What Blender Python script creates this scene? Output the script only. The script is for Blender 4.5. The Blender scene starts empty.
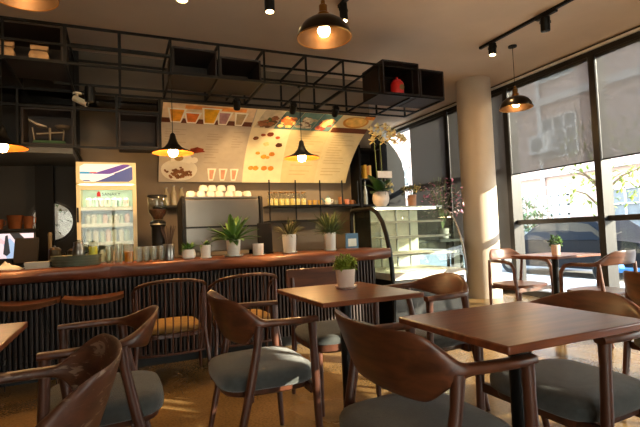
import bpy, bmesh, math, random
from mathutils import Vector, Matrix
random.seed(11)
SC = bpy.context.scene
COL = SC.collection
PI = math.pi
V = Vector

# ------------------------------------------------------------------ materials
def lin(c):
    return tuple((x/255/12.92) if x/255 <= .04045 else ((x/255+.055)/1.055)**2.4 for x in c[:3]) + (1,)
MATS = {}
def base(name):
    m = bpy.data.materials.new(name); m.use_nodes = True
    nt = m.node_tree; b = nt.nodes['Principled BSDF']
    return m, nt, b
def coords(nt, scale):
    tc = nt.nodes.new('ShaderNodeTexCoord'); mp = nt.nodes.new('ShaderNodeMapping')
    mp.inputs['Scale'].default_value = scale
    nt.links.new(tc.outputs['Object'], mp.inputs['Vector'])
    return mp.outputs['Vector']
def noise(nt, vec, scale=1.0, detail=4, dist=0.0):
    n = nt.nodes.new('ShaderNodeTexNoise'); n.inputs['Scale'].default_value = scale
    n.inputs['Detail'].default_value = detail; n.inputs['Distortion'].default_value = dist
    nt.links.new(vec, n.inputs['Vector']); return n.outputs['Fac']
def ramp(nt, fac, stops):
    r = nt.nodes.new('ShaderNodeValToRGB'); e = r.color_ramp.elements
    while len(e) < len(stops): e.new(.5)
    for i, (p, c) in enumerate(stops):
        e[i].position = p; e[i].color = c
    nt.links.new(fac, r.inputs['Fac']); return r.outputs['Color']
def bump(nt, b, fac, strength, dist=.01):
    n = nt.nodes.new('ShaderNodeBump'); n.inputs['Strength'].default_value = strength
    n.inputs['Distance'].default_value = dist
    nt.links.new(fac, n.inputs['Height']); nt.links.new(n.outputs['Normal'], b.inputs['Normal'])
def plain(name, col, rough=.5, metal=0.0, spec=.5, var=.12, sc=9.0, bp=0.0, coat=0.0, sheen=0.0):
    if name in MATS: return MATS[name]
    m, nt, b = base(name)
    c = lin(col)
    f = noise(nt, coords(nt, (sc, sc, sc)))
    lo = tuple(x*(1-var) for x in c[:3])+(1,); hi = tuple(min(1, x*(1+var)) for x in c[:3])+(1,)
    nt.links.new(ramp(nt, f, [(.3, lo), (.7, hi)]), b.inputs['Base Color'])
    b.inputs['Roughness'].default_value = rough; b.inputs['Metallic'].default_value = metal
    b.inputs['Specular IOR Level'].default_value = spec
    b.inputs['Coat Weight'].default_value = coat
    b.inputs['Sheen Weight'].default_value = sheen
    if bp: bump(nt, b, noise(nt, coords(nt, (sc*12,)*3)), bp)
    MATS[name] = m; return m
def wood(name, dark, light, stretch=(2, 22, 22), rough=.38, scuff=False):
    if name in MATS: return MATS[name]
    m, nt, b = base(name)
    v = coords(nt, stretch)
    f = noise(nt, v, 1.0, 6, .6)
    col = ramp(nt, f, [(.28, lin(dark)), (.72, lin(light))])
    if scuff:
        s = noise(nt, coords(nt, (14, 14, 60)), 1.0, 8, 1.5)
        mask = ramp(nt, s, [(.585, (0, 0, 0, 1)), (.63, (.6, .6, .6, 1))])
        mx = nt.nodes.new('ShaderNodeMix'); mx.data_type = 'RGBA'
        nt.links.new(mask, mx.inputs[0]); nt.links.new(col, mx.inputs[6])
        mx.inputs[7].default_value = lin((150, 125, 105)); col = mx.outputs[2]
    nt.links.new(col, b.inputs['Base Color'])
    b.inputs['Roughness'].default_value = rough
    bump(nt, b, f, .08, .004)
    MATS[name] = m; return m
def emit(name, col, strength):
    if name in MATS: return MATS[name]
    m, nt, b = base(name)
    b.inputs['Base Color'].default_value = lin(col)
    b.inputs['Emission Color'].default_value = lin(col)
    b.inputs['Emission Strength'].default_value = strength
    MATS[name] = m; return m
def glass(name, tint=(245, 250, 248), refl=.06, rough=.0, haze=0.0):
    """thin pane: straight-through transmission plus a fresnel reflection"""
    if name in MATS: return MATS[name]
    m = bpy.data.materials.new(name); m.use_nodes = True
    nt = m.node_tree; nt.nodes.clear()
    o = nt.nodes.new('ShaderNodeOutputMaterial'); mx = nt.nodes.new('ShaderNodeMixShader')
    t = nt.nodes.new('ShaderNodeBsdfTransparent'); g = nt.nodes.new('ShaderNodeBsdfGlossy')
    lw = nt.nodes.new('ShaderNodeLayerWeight'); lw.inputs['Blend'].default_value = .5
    pw = nt.nodes.new('ShaderNodeMath'); pw.operation = 'POWER'; pw.inputs[1].default_value = 5
    ad = nt.nodes.new('ShaderNodeMath'); ad.operation = 'MULTIPLY_ADD'; ad.inputs[1].default_value = .9; ad.inputs[2].default_value = refl*.6
    ad.use_clamp = True
    nt.links.new(lw.outputs['Facing'], pw.inputs[0])
    t.inputs['Color'].default_value = lin(tint); g.inputs['Roughness'].default_value = rough
    nt.links.new(pw.outputs[0], ad.inputs[0]); nt.links.new(ad.outputs[0], mx.inputs[0])
    nt.links.new(t.outputs[0], mx.inputs[1]); nt.links.new(g.outputs[0], mx.inputs[2])
    last = mx
    if haze:
        tl = nt.nodes.new('ShaderNodeBsdfTranslucent'); tl.inputs['Color'].default_value = (.9, .9, .9, 1)
        m2 = nt.nodes.new('ShaderNodeMixShader'); m2.inputs[0].default_value = haze
        nt.links.new(mx.outputs[0], m2.inputs[1]); nt.links.new(tl.outputs[0], m2.inputs[2]); last = m2
    nt.links.new(last.outputs[0], o.inputs['Surface'])
    MATS[name] = m; return m
def screen_cloth(name, col, open_=.3, trans=.2):
    """woven sun-screen: part open weave, part diffuse, part translucent"""
    m = bpy.data.materials.new(name); m.use_nodes = True
    nt = m.node_tree; nt.nodes.clear()
    o = nt.nodes.new('ShaderNodeOutputMaterial')
    t = nt.nodes.new('ShaderNodeBsdfTransparent'); d = nt.nodes.new('ShaderNodeBsdfDiffuse'); l = nt.nodes.new('ShaderNodeBsdfTranslucent')
    d.inputs['Color'].default_value = lin(col); l.inputs['Color'].default_value = lin(col)
    a = nt.nodes.new('ShaderNodeMixShader'); a.inputs[0].default_value = trans
    b = nt.nodes.new('ShaderNodeMixShader'); b.inputs[0].default_value = open_
    nt.links.new(d.outputs[0], a.inputs[1]); nt.links.new(l.outputs[0], a.inputs[2])
    nt.links.new(a.outputs[0], b.inputs[1]); nt.links.new(t.outputs[0], b.inputs[2])
    nt.links.new(b.outputs[0], o.inputs['Surface'])
    MATS[name] = m; return m

# ------------------------------------------------------------------ mesh building
class MB:
    def __init__(s): s.v = []; s.f = []
    def add(s, vs, fs):
        k = len(s.v); s.v += [tuple(p) for p in vs]; s.f += [tuple(k+i for i in f) for f in fs]; return s
    def box(s, c, d, rz=0.0, M=None):
        x, y, z = d[0]/2, d[1]/2, d[2]/2
        vs = [V((a*x, b*y, e*z)) for e in (-1, 1) for b in (-1, 1) for a in (-1, 1)]
        R = M if M is not None else Matrix.Rotation(rz, 3, 'Z')
        vs = [R @ p + V(c) for p in vs]
        return s.add(vs, [(0, 2, 3, 1), (4, 5, 7, 6), (0, 1, 5, 4), (2, 6, 7, 3), (0, 4, 6, 2), (1, 3, 7, 5)])
    def span(s, x0, x1, y0, y1, z0, z1):
        return s.box(((x0+x1)/2, (y0+y1)/2, (z0+z1)/2), (abs(x1-x0), abs(y1-y0), abs(z1-z0)))
    def loft(s, rings, close=True, caps=True):
        n = len(rings[0]); k = len(s.v)
        for r in rings: s.v += [tuple(p) for p in r]
        for i in range(len(rings)-1):
            for j in range(n if close else n-1):
                a = k+i*n+j; b = k+i*n+(j+1) % n
                s.f.append((a, b, b+n, a+n))
        if caps:
            s.f.append(tuple(k+j for j in range(n))[::-1]); s.f.append(tuple(k+(len(rings)-1)*n+j for j in range(n)))
        return s
    def lathe(s, prof, c=(0, 0, 0), n=24, caps=True, sx=1, sy=1):
        rings = [[(c[0]+max(r, 1e-4)*sx*math.cos(2*PI*j/n), c[1]+max(r, 1e-4)*sy*math.sin(2*PI*j/n), c[2]+z) for j in range(n)] for r, z in prof]
        return s.loft(rings, True, caps)
    def tube(s, pts, r, n=10, caps=True, flat=1.0):
        pts = [V(p) for p in pts]; rs = r if isinstance(r, (list, tuple)) else [r]*len(pts)
        rings = []; prev = None
        for i, p in enumerate(pts):
            t = (pts[min(i+1, len(pts)-1)]-pts[max(i-1, 0)]).normalized()
            if prev is None:
                u = t.cross(V((0, 0, 1)) if abs(t.z) < .9 else V((1, 0, 0))).normalized()
            else:
                u = (prev - t*prev.dot(t)).normalized()
            w = t.cross(u); prev = u
            rings.append([p+u*rs[i]*math.cos(2*PI*j/n)+w*rs[i]*flat*math.sin(2*PI*j/n) for j in range(n)])
        return s.loft(rings, True, caps)
    def ell(s, c, r, n=14, m=8, bumps=0.0):
        rings = []
        for i in range(m+1):
            a = -PI/2+PI*i/m
            k = 1+bumps*random.uniform(-1, 1)
            rings.append([(c[0]+r[0]*k*max(math.cos(a), .02)*math.cos(2*PI*j/n), c[1]+r[1]*k*max(math.cos(a), .02)*math.sin(2*PI*j/n), c[2]+r[2]*math.sin(a)) for j in range(n)])
        return s.loft(rings)
    def prism(s, poly, axis, a, b):
        """extrude a 2D outline along an axis; axis 'x': outline is (y, z), 'y': (x, z), 'z': (x, y)"""
        def mk(p, t):
            return {'x': (t, p[0], p[1]), 'y': (p[0], t, p[1]), 'z': (p[0], p[1], t)}[axis]
        return s.loft([[mk(p, a) for p in poly], [mk(p, b) for p in poly]])
    def leaf(s, p, d, L, w, droop=.4, fold=.15, n=5, tip=.0):
        """curved pointed leaf starting at p heading along d"""
        p = V(p); d = V(d).normalized(); side = d.cross(V((0, 0, 1)))
        if side.length < 1e-3: side = V((1, 0, 0))
        side.normalize(); rows = []
        q = p.copy(); dd = d.copy()
        for i in range(n+1):
            t = i/n; ww = w*max(tip, math.sin(PI*min(1, t*.93+.07))**.8)*.5
            up = side.cross(dd).normalized()
            rows.append([q-side*ww+up*ww*fold, q.copy(), q+side*ww+up*ww*fold])
            dd = (dd+V((0, 0, -droop/n))).normalized(); q = q+dd*(L/n)
        return s.loft(rows, False, False)
    def build(s, name, mat, parent=None, bev=0.0, smooth=True, ang=38, solid=0.0, seg=2):
        me = bpy.data.meshes.new(name); me.from_pydata([tuple(p) for p in s.v], [], s.f); me.update()
        bm = bmesh.new(); bm.from_mesh(me)
        if not solid: bmesh.ops.recalc_face_normals(bm, faces=bm.faces)
        if smooth:
            for f in bm.faces: f.smooth = True
            for e in bm.edges:
                if len(e.link_faces) == 2 and e.calc_face_angle(0) > math.radians(ang): e.smooth = False
        bm.to_mesh(me); bm.free()
        o = bpy.data.objects.new(name, me); COL.objects.link(o)
        me.materials.append(mat)
        if parent: o.parent = parent
        if solid:
            q = o.modifiers.new('solid', 'SOLIDIFY'); q.thickness = solid; q.offset = 0
        if bev:
            q = o.modifiers.new('bevel', 'BEVEL'); q.width = bev; q.segments = seg; q.limit_method = 'ANGLE'; q.angle_limit = math.radians(35)
        return o
def tag(o, label, cat, group=None, kind=None):
    if label: o['label'] = label
    if cat: o['category'] = cat
    if group: o['group'] = group
    if kind: o['kind'] = kind
    return o
def thing(name, label, cat, loc=(0, 0, 0), rz=0.0, group=None, kind=None):
    o = bpy.data.objects.new(name, None); COL.objects.link(o)
    o.empty_display_size = .1
    o.location = loc; o.rotation_euler = (0, 0, rz)
    return tag(o, label, cat, group, kind)
def dup(root, loc, rz=None, label=None, group=None):
    def rec(o, par):
        c = o.copy(); COL.objects.link(c)
        if par: c.parent = par
        for ch in list(o.children): rec(ch, c)
        return c
    r = rec(root, None); r.location = loc
    if rz is not None: r.rotation_euler = (0, 0, rz)
    if label: r['label'] = label
    if group: r['group'] = group
    return r
def struct(name, mb, mat, bev=0.0, label=None, cat=None, parent=None):
    o = mb.build(name, mat, parent, bev=bev, smooth=False)
    if parent is None:
        o['kind'] = 'structure'; tag(o, label, cat)
    return o
def smooth01(t):
    t = max(0, min(1, t)); return t*t*(3-2*t)
def light_at(name, loc, power, col, radius, parent=None, kind='POINT', target=None, ang=70, blend=.6):
    l = bpy.data.lights.new(name, kind); l.energy = power; l.color = lin(col)[:3]
    l.shadow_soft_size = radius
    if kind == 'SPOT': l.spot_size = math.radians(ang); l.spot_blend = blend
    o = bpy.data.objects.new(name, l); COL.objects.link(o); o.location = loc
    if target is not None:
        o.rotation_euler = (V(target)-V(loc)).to_track_quat('-Z', 'Y').to_euler()
    if parent: o.parent = parent
    return o

# ------------------------------------------------------------------ palette
M_black = plain('black_metal', (13, 12, 11), .45, .2, .3)
M_blackm = plain('matt_black', (17, 16, 16), .7, 0, .2)
M_dwood = wood('dark_walnut', (52, 28, 18), (94, 52, 33), (26, 26, 4), .4)
M_shell = wood('walnut_shell', (66, 35, 21), (112, 63, 38), (22, 5, 30), .36)
M_shellscuff = wood('worn_walnut_shell', (58, 32, 20), (98, 57, 36), (22, 5, 30), .45, scuff=True)
M_top = wood('red_walnut_top', (92, 46, 27), (140, 78, 46), (3, 26, 26), .3)
M_fabric = plain('grey_fabric', (68, 70, 68), .95, 0, .2, .18, 30, .35, sheen=.3)
M_gold = plain('ochre_cushion', (140, 108, 62), .9, 0, .2, .15, 20, .25)
M_steel = plain('brushed_steel', (132, 129, 124), .3, .95, .5, .06, 3)
M_brass = plain('antique_brass', (150, 108, 58), .32, 1.0, .5, .12, 6)
M_copper = plain('copper_lining', (196, 116, 48), .4, .85, .5, .1, 6)
M_white = plain('white_ceramic', (222, 216, 204), .35, 0, .5, .04, 5)
M_pink = plain('blush_ceramic', (218, 194, 178), .5, 0, .4, .05, 6)
M_soil = plain('dark_soil', (38, 28, 20), .95)
M_clear = glass('clear_glass', (246, 250, 248), .05)
M_case = glass('case_glass', (236, 243, 238), .09)
M_jar = glass('jar_glass', (240, 242, 236), .14, 0, .12)
M_leaf = plain('mid_green_leaf', (74, 108, 44), .5, 0, .4, .35, 14)
M_leafd = plain('deep_green_leaf', (34, 66, 30), .45, 0, .5, .3, 12)
M_leafy = plain('yellow_green_leaf', (128, 142, 44), .55, 0, .3, .3, 16)
M_crate = wood('dark_crate_board', (20, 12, 9), (38, 22, 15), (3, 20, 20), .6)
M_frame = plain('window_frame', (44, 40, 37), .45, .3)
# ------------------------------------------------------------------ camera
def make_camera():
    yaw, pitch, roll, f = .41235, .04264, -.04175, 457.84
    fw = V((math.sin(yaw)*math.cos(pitch), math.cos(yaw)*math.cos(pitch), math.sin(pitch)))
    r0 = V((math.cos(yaw), -math.sin(yaw), 0)); u0 = r0.cross(fw)
    c, s = math.cos(roll), math.sin(roll)
    r = c*r0+s*u0; u = -s*r0+c*u0
    M = Matrix(((r.x, u.x, -fw.x, 0), (r.y, u.y, -fw.y, 0), (r.z, u.z, -fw.z, 1.21), (0, 0, 0, 1)))
    cam = bpy.data.cameras.new('camera'); o = bpy.data.objects.new('camera', cam); COL.objects.link(o)
    o.matrix_world = M; cam.sensor_width = 36; cam.lens = 36*f/640; cam.clip_start = .05; cam.clip_end = 300
    SC.camera = o
make_camera()

# ------------------------------------------------------------------ room shell
XW, ZC = 6.4, 3.77            # window wall plane, ceiling height
XL, YF, YB, YE = -4.6, -4.6, 6.75, 9.7
def floor_material():
    m, nt, b = base('polished_concrete')
    v = coords(nt, (1, 1, 1))
    big = noise(nt, v, 1.1, 6, .4); fine = noise(nt, v, 60, 3)
    c = ramp(nt, big, [(.3, lin((104, 80, 48))), (.55, lin((134, 104, 64))), (.75, lin((154, 122, 80)))])
    sp = ramp(nt, fine, [(.35, (.55, .55, .55, 1)), (.6, (1, 1, 1, 1))])
    mx = nt.nodes.new('ShaderNodeMix'); mx.data_type = 'RGBA'; mx.blend_type = 'MULTIPLY'; mx.inputs[0].default_value = .7
    nt.links.new(c, mx.inputs[6]); nt.links.new(sp, mx.inputs[7]); nt.links.new(mx.outputs[2], b.inputs['Base Color'])
    rr = ramp(nt, big, [(.3, (.16, .16, .16, 1)), (.7, (.3, .3, .3, 1))]); nt.links.new(rr, b.inputs['Roughness'])
    b.inputs['Specular IOR Level'].default_value = .5
    return m
struct('floor', MB().span(XL, XW+.1, YF, YE, -.1, 0), floor_material(), label='polished gold brown concrete floor', cat='floor')
struct('ceiling', MB().span(XL, XW+.1, YF, YE, ZC, ZC+.12), plain('ceiling_paint', (210, 186, 162), .85, 0, .2, .04, 2, .1), label='plain beige ceiling', cat='ceiling')
M_wallt = plain('taupe_wall', (122, 108, 92), .75, 0, .3, .07, 3, .1)
M_walld = plain('charcoal_wall', (46, 45, 45), .8, 0, .3, .1, 3)
struct('wall_back', MB().span(-.46, 3.95, YB, YB+.15, 0, ZC), M_wallt, label='taupe wall behind the bar', cat='wall')
# charcoal part of the back wall with a round window cut in it in place of a mirror (ring of quads around the hole)
def porthole_wall():
    mb = MB(); cx, cz, r, n = -.80, 1.50, .25, 32
    circ = [(cx+r*math.cos(2*PI*i/n+PI/4), cz+r*math.sin(2*PI*i/n+PI/4)) for i in range(n)]
    x0, x1, z0, z1 = -1.1, -.46, .9, 2.3
    sq = []
    for i in range(n):
        a = 2*PI*i/n+PI/4; c, s = math.cos(a), math.sin(a); k = 1/max(abs(c), abs(s))
        sq.append((cx+(x1-cx if c > 0 else cx-x0)*c*k, cz+(z1-cz if s > 0 else cz-z0)*s*k))
    for y in (YB, YB+.15):
        k = len(mb.v); mb.v += [(p[0], y, p[1]) for p in circ]+[(p[0], y, p[1]) for p in sq]
        for i in range(n): mb.f.append((k+i, k+(i+1) % n, k+n+(i+1) % n, k+n+i))
    for i in range(n): mb.f.append((i, (i+1) % n, 2*n+(i+1) % n, 2*n+i))
    mb.span(XL, x0, YB, YB+.15, 0, ZC).span(x0, x1, YB, YB+.15, 0, z0).span(x0, x1, YB, YB+.15, z1, ZC)
    return mb
struct('wall_back_left', porthole_wall(), M_walld, label='charcoal wall left of the fridge', cat='wall')
w = thing('window_1', 'round window standing in for a mirror in the charcoal wall', 'window', (-.80, YB, 1.50), kind='structure')  # window built in place of a round mirror and its reflection
MB().loft([[((.25+dr)*math.cos(2*PI*i/40), dy, (.25+dr)*math.sin(2*PI*i/40)) for i in range(40)] for dr, dy in ((-.012, -.02), (.02, -.02), (.02, .1), (-.012, .1), (-.012, -.02))], True, False).build('window_frame', M_black, w)
MB().prism([(.245*math.cos(2*PI*i/40), .245*math.sin(2*PI*i/40)) for i in range(40)], 'y', .06, .068).build('pane', M_clear, w)
struct('wall_return', MB().span(3.85, 3.95, YB+.15, YE, 0, ZC), M_walld, label='dark return wall beyond the bar', cat='wall')
struct('wall_end', MB().span(3.95, XW, YE, YE+.12, 0, ZC), plain('white_wall', (206, 204, 200), .7), label='white end wall beside the window', cat='wall')
struct('wall_left', MB().span(XL-.12, XL, YF, YB, 0, ZC), M_walld, label='charcoal side wall', cat='wall')
M_fw = plain('front_wall', (150, 138, 122), .8)
struct('wall_front', MB().span(XL, XW, YF-.12, YF, 2.35, ZC).span(XL, XW, YF-.12, YF, 0, .1).span(XL, -2.2, YF-.12, YF, .1, 2.35).span(1.8, XW, YF-.12, YF, .1, 2.35), M_fw, label='front wall around the added fill window', cat='wall')
w = thing('window_9', 'wide unseen shopfront window added for fill daylight', 'window', (0, YF, 0), kind='structure')  # glazing behind the camera, added for soft daylight fill
for x in (-2.2, -.2, 1.8): MB().span(x-.04, x+.04, -.11, .02, .1, 2.35).build('mullion', M_frame, w, smooth=False)
MB().span(-2.2, 1.8, -.06, -.05, .1, 2.35).build('pane', M_clear, w, smooth=False)
# window wall: header, sill kerb, then one framed window per bay
struct('trim_header', MB().span(XW-.06, XW+.1, YF, YE, 3.62, ZC), M_frame, label='dark beam over the windows', cat='trim')
struct('trim_track', MB().span(XW-.1, XW-.06, YF, YE, 3.70, 3.735), plain('white_track', (225, 220, 210), .4), label='pale blind track along the ceiling edge', cat='trim')
struct('trim_kerb', MB().span(XW-.04, XW+.1, YF, YE, 0, .09), M_frame, label='dark kerb under the windows', cat='trim')
struct('sun_block_pier', MB().span(XW-.06, XW+.1, YF, -3.5, 0, ZC), M_walld, label='unseen pier added to block sun beside the door', cat='wall')  # placed out of view to narrow the opening for the sun
dd = thing('sun_slot_door', 'unseen dark double door with a fanlight added for sun dashes', 'door', (XW, -2.8, 0), kind='structure')  # out-of-view door invented so its fanlight throws sun patches inside
MB().span(-.02, .03, -.7, -.004, .0, 2.58).build('leaf', M_frame, dd, smooth=False)
MB().span(-.02, .03, .004, .65, .0, 2.58).build('leaf', M_frame, dd, smooth=False)
for y in (-.09, .09): MB().tube([(-.07, y, .9), (-.07, y, 1.3)], .012, 8).tube([(-.07, y, .95), (-.02, y, .95)], .008, 6).tube([(-.07, y, 1.25), (-.02, y, 1.25)], .008, 6).build('handle', M_steel, dd)
MB().span(-.05, .05, -.7, .65, 2.58, 2.64).span(-.05, .05, -.7, .65, 3.04, 3.62).span(-.02, .02, -.7, .65, 2.82, 2.86).build('fanlight_frame', M_frame, dd, smooth=False)
for y in (-.45, -.2, .05, .3): MB().span(-.02, .02, y-.03, y+.03, 2.64, 3.04).build('fanlight_bar', M_frame, dd, smooth=False)  # bars cut the entering sun into dashes
MB().span(.0, .008, -.7, .65, 2.64, 3.04).build('fanlight_pane', M_clear, dd, smooth=False)
bays = [-2.1, -.5, 1.12, 2.75, 4.37, 6.0, 7.62, 9.7]
M_cloth = screen_cloth('grey_screen', (112, 112, 114), .25, .34)
M_clothd = screen_cloth('dense_grey_screen', (112, 110, 108), .09, .34)
blindbot = [2.1, 2.12, 2.1, 2.1, 2.1, .78, .78]
for i in range(len(bays)-1):
    y0, y1 = bays[i], bays[i+1]
    w = thing('window_%d' % (i+2), 'tall black framed shopfront window bay', 'window', (XW, y0, 0), kind='structure')
    L = y1-y0
    MB().span(-.13, .1, -.05, .05, .09, 3.62).build('mullion', M_frame, w, bev=.004, smooth=False)
    tz = 1.25 if i < 5 else 2.2
    MB().span(-.05, .06, .05, L-.05, tz-.04, tz+.04).build('transom', M_frame, w, bev=.004, smooth=False)
    MB().span(.02, .03, .05, L-.05, .09, tz-.04).build('pane', M_clear, w, smooth=False)
    MB().span(.02, .03, .05, L-.05, tz+.04, 3.62).build('pane', M_clear, w, smooth=False)
    b = thing('roller_blind', {3: 'grey see-through roller blind half down in the rightmost window in view', 4: 'grey see-through roller blind half down over the window table', 5: 'dense grey roller blind pulled low just right of the column', 6: 'dense grey roller blind pulled low left of the column'}.get(i, 'unseen grey roller blind made dense to hold back sun'),
              'blind', (XW-.09, (y0+y1)/2, 3.58), group='window blinds' if i < 3 else None)
    zb = blindbot[i]-3.58
    if i == 6: b.location.y -= .35; L -= .7
    MB().tube([(0, -L/2+.06, .005), (0, L/2-.06, .005)], .028, 14).build('roller', M_frame, b)
    MB().span(-.0015, .0015, -L/2+.055, L/2-.055, zb, .0).build('cloth', M_cloth if 2 < i < 5 else M_clothd, b, smooth=False)  # unseen near bays take the dense cloth to keep sun out
    MB().span(-.008, .008, -L/2+.055, L/2-.055, zb-.02, zb).build('hem_bar', M_black, b, smooth=False)
col = MB().lathe([(.29, 0), (.29, ZC)], n=48).build('column', plain('column_plaster', (196, 180, 162), .8, 0, .25, .05, 3, .15))
col.location = (5.74, 6.18, 0); col['kind'] = 'structure'; tag(col, 'round cream plaster column', 'column')

# ------------------------------------------------------------------ outside
struct('pavement', MB().span(XW+.1, 9.2, -30, 40, -.12, -.02), plain('pale_paving', (196, 188, 178), .8), label='pale pavement outside the windows', cat='pavement')
struct('road', MB().span(9.2, 30, -30, 40, -.3, -.14), plain('asphalt', (150, 148, 146), .85), label='grey road outside', cat='road')
bd = thing('building', 'pale pink building across the street with air conditioner', 'building', (17.5, 16, -.14))
M_pinkw = plain('pale_pink_render', (196, 170, 160), .85, 0, .2, .06, .6)
MB().span(0, 3, -13, 16, 0, 22).build('wall', M_pinkw, bd, smooth=False)
M_greyw = plain('grey_render', (128, 132, 134), .8, 0, .2, .1, .8)
mb = MB()
for z in (3.4, 6.6, 9.8, 13): mb.span(-.25, 0, -11, 14, z, z+.3)
mb.build('ledge', plain('white_render', (200, 192, 186), .8), bd, smooth=False)
for y, z in ((-9, .8), (-6, .8), (-3.1, 4.2), (-7.5, 4.2), (1.6, 4.2), (5.5, 4.2), (-7.5, 7.6), (-3.1, 7.6), (1.6, 7.6), (9, 1), (9, 4.2)):
    w = MB().span(-.06, .0, y, y+1.7, z, z+1.8).build('window', M_greyw, bd, smooth=False)
    mb = MB()
    for k in range(4): mb.span(-.12, -.06, y+k*.55, y+k*.55+.06, z, z+1.8)
    for k in range(4): mb.span(-.12, -.06, y, y+1.7, z+k*.58, z+k*.58+.06)
    mb.build('window_bars', plain('white_bars', (228, 226, 222), .6), w, smooth=False)
MB().tube([(-.12, -1.3, 0), (-.12, -1.3, 12)], .09, 10).build('drain_pipe', plain('white_bars', (228, 226, 222), .6), bd)
ac = thing('air_conditioner', 'white air conditioner outdoor unit on the pink building wall', 'air conditioner', (17.2, 14.4, 4.3))
MB().span(-.28, .28, -.55, .55, 0, .8).build('casing', plain('white_bars', (228, 226, 222), .6), ac, bev=.02)
MB().lathe([(.3, 0), (.3, .03), (.24, .03), (.24, .01)], n=24).build('fan_grille', M_greyw, ac).matrix_local = Matrix.Translation((-.28, .12, .4)) @ Matrix.Rotation(-PI/2, 4, 'Y')
MB().span(-.2, .3, -.5, -.44, -.08, 0).span(-.2, .3, .44, .5, -.08, 0).build('bracket', M_black, ac, smooth=False)
fn = thing('lattice_fence', 'white lattice fence with greenery across the street', 'fence', (12.9, 12.2, -.14))
mb = MB()
for k in range(16): mb.span(-.03, .03, -2.2+k*.3, -2.14+k*.3, 0, 2.5)
for k in range(9): mb.span(-.03, .03, -2.2, 2.36, .1+k*.3, .16+k*.3)
mb.build('lattice', plain('white_bars', (228, 226, 222), .6), fn, smooth=False)
def leafcloud(n, c, r, size, seed, hollow=.3):
    rnd = random.Random(seed); mb = MB()
    for _ in range(n):
        while True:
            p = V((rnd.uniform(-1, 1), rnd.uniform(-1, 1), rnd.uniform(-1, 1)))
            if hollow < p.length < 1: break
        q = V((c[0]+p.x*r[0], c[1]+p.y*r[1], c[2]+p.z*r[2])); d = V((rnd.gauss(0, 1), rnd.gauss(0, 1), rnd.gauss(0, .6)))
        mb.leaf(q, d, size*rnd.uniform(.7, 1.3), size*.55, .5, .1, 2)
    return mb
def tree(loc, h, r, n, size, mat, label, seed, name='street_tree'):
    t = thing(name, label, 'tree', loc)
    rnd = random.Random(seed); mb = MB()
    mb.tube([(0, 0, 0), (.05, .02, h*.35), (0, .08, h*.7), (.03, 0, h)], [.07, .06, .045, .02], 8)
    for k in range(9):
        a = rnd.uniform(0, 2*PI); z = h*rnd.uniform(.4, .8)
        mb.tube([(0, .03, z), (math.cos(a)*r[0]*.4, math.sin(a)*r[1]*.4, z+.35), (math.cos(a)*r[0]*.8, math.sin(a)*r[1]*.8, z+.5)], [.03, .02, .006], 6)
    mb.build('trunk', plain('pale_bark', (128, 104, 80), .9), t)
    leafcloud(n, (0, 0, h*.78), r, size, seed).build('leaves', mat, t, solid=.001)
    return t
M_lime = plain('lime_leaf', (150, 164, 72), .6, 0, .3, .3, 3)  # yellow green is the foliage's own colour
M_sage = plain('sage_leaf', (104, 124, 84), .6, 0, .3, .35, 3)
tree((9.6, 6.62, -.14), 3.3, (.9, .95, 1.1), 320, .14, M_lime, 'young yellow green tree in front of the right mullion', 3)
tree((11.6, 4.9, -.14), 3.6, (.8, .8, 1.2), 300, .17, M_lime, 'young yellow green tree at the right edge of the windows', 5)
sh = thing('street_shrub', 'tall leafy shrub growing on the lattice fence', 'shrub', (12.5, 11.6, -.14))
mb = MB()
for k in range(7): mb.tube([(0, -.9+k*.3, 0), (.05, -.8+k*.25, 1), (0, -1+k*.35, 2.1)], [.03, .02, .008], 6)
mb.build('stem', plain('pale_bark', (128, 104, 80), .9), sh)
leafcloud(900, (0, .1, 1.2), (.6, 1.5, 1.25), .2, 8, 0).build('leaves', M_sage, sh, solid=.001)
def car(loc, rz, paint, label):
    t = thing('car', label, 'car', loc, rz)
    P = plain(paint[0], paint[1], .5, .0, .12, .03, 2)
    side = [(-2.2, .35), (-2.25, .62), (-2.1, .86), (-1.5, .93), (-.95, 1.36), (-.3, 1.46), (.5, 1.42), (1.15, 1.0), (1.95, .84), (2.22, .66), (2.25, .38), (1.9, .24), (-1.9, .24)]
    rings = []
    for y, k, lift in ((-.86, .97, .0), (-.88, 1, 0), (-.8, 1, .0), (-.62, 1, .02), (0, 1, .03), (.62, 1, .02), (.8, 1, 0), (.88, 1, 0), (.86, .97, 0)):
        ring = []
        for x, z in side:
            zz = z if z < .95 or abs(y) < .7 else .93+(z-.93)*.0
            ring.append((x*k, y, zz+(lift if z > 1.2 else 0)))
        rings.append(ring)
    MB().loft(rings).build('body', P, t, bev=.02)
    gl = plain('dark_car_glass', (24, 30, 36), .2, 0, .3)
    for s in (-1, 1):
        MB().prism([(-1.35, .95), (-.88, 1.3), (-.3, 1.38), (.45, 1.34), (1.02, 1.0)], 'y', s*.69, s*.725).build('side_window', gl, t, smooth=False)
    for x in (-1.4, 1.4):
        for s in (-1, 1):
            w = MB().lathe([(.2, -.1), (.31, -.1), (.33, -.06), (.33, .06), (.31, .1), (.2, .1)], n=28).build('wheel', plain('tyre_rubber', (28, 28, 28), .85), t)
            w.matrix_local = Matrix.Translation((x, s*.82, .33)) @ Matrix.Rotation(PI/2, 4, 'X')
            h = MB().lathe([(.2, -.105), (.04, -.12), (.04, .12), (.2, .105)], n=10).build('hub', M_steel, w)
    for s in (-1, 1):
        MB().ell((2.16, s*.62, .66), (.1, .18, .08)).build('headlight', plain('lamp_lens', (230, 232, 236), .15), t)
        MB().ell((-2.18, s*.66, .74), (.07, .16, .07)).build('tail_light', plain('red_lens', (150, 24, 20), .2), t)
    return t
car((10.9, 8.3, -.14), PI/2+.0, ('navy_paint', (16, 20, 28)), 'dark blue car parked beyond the window table')
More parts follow.
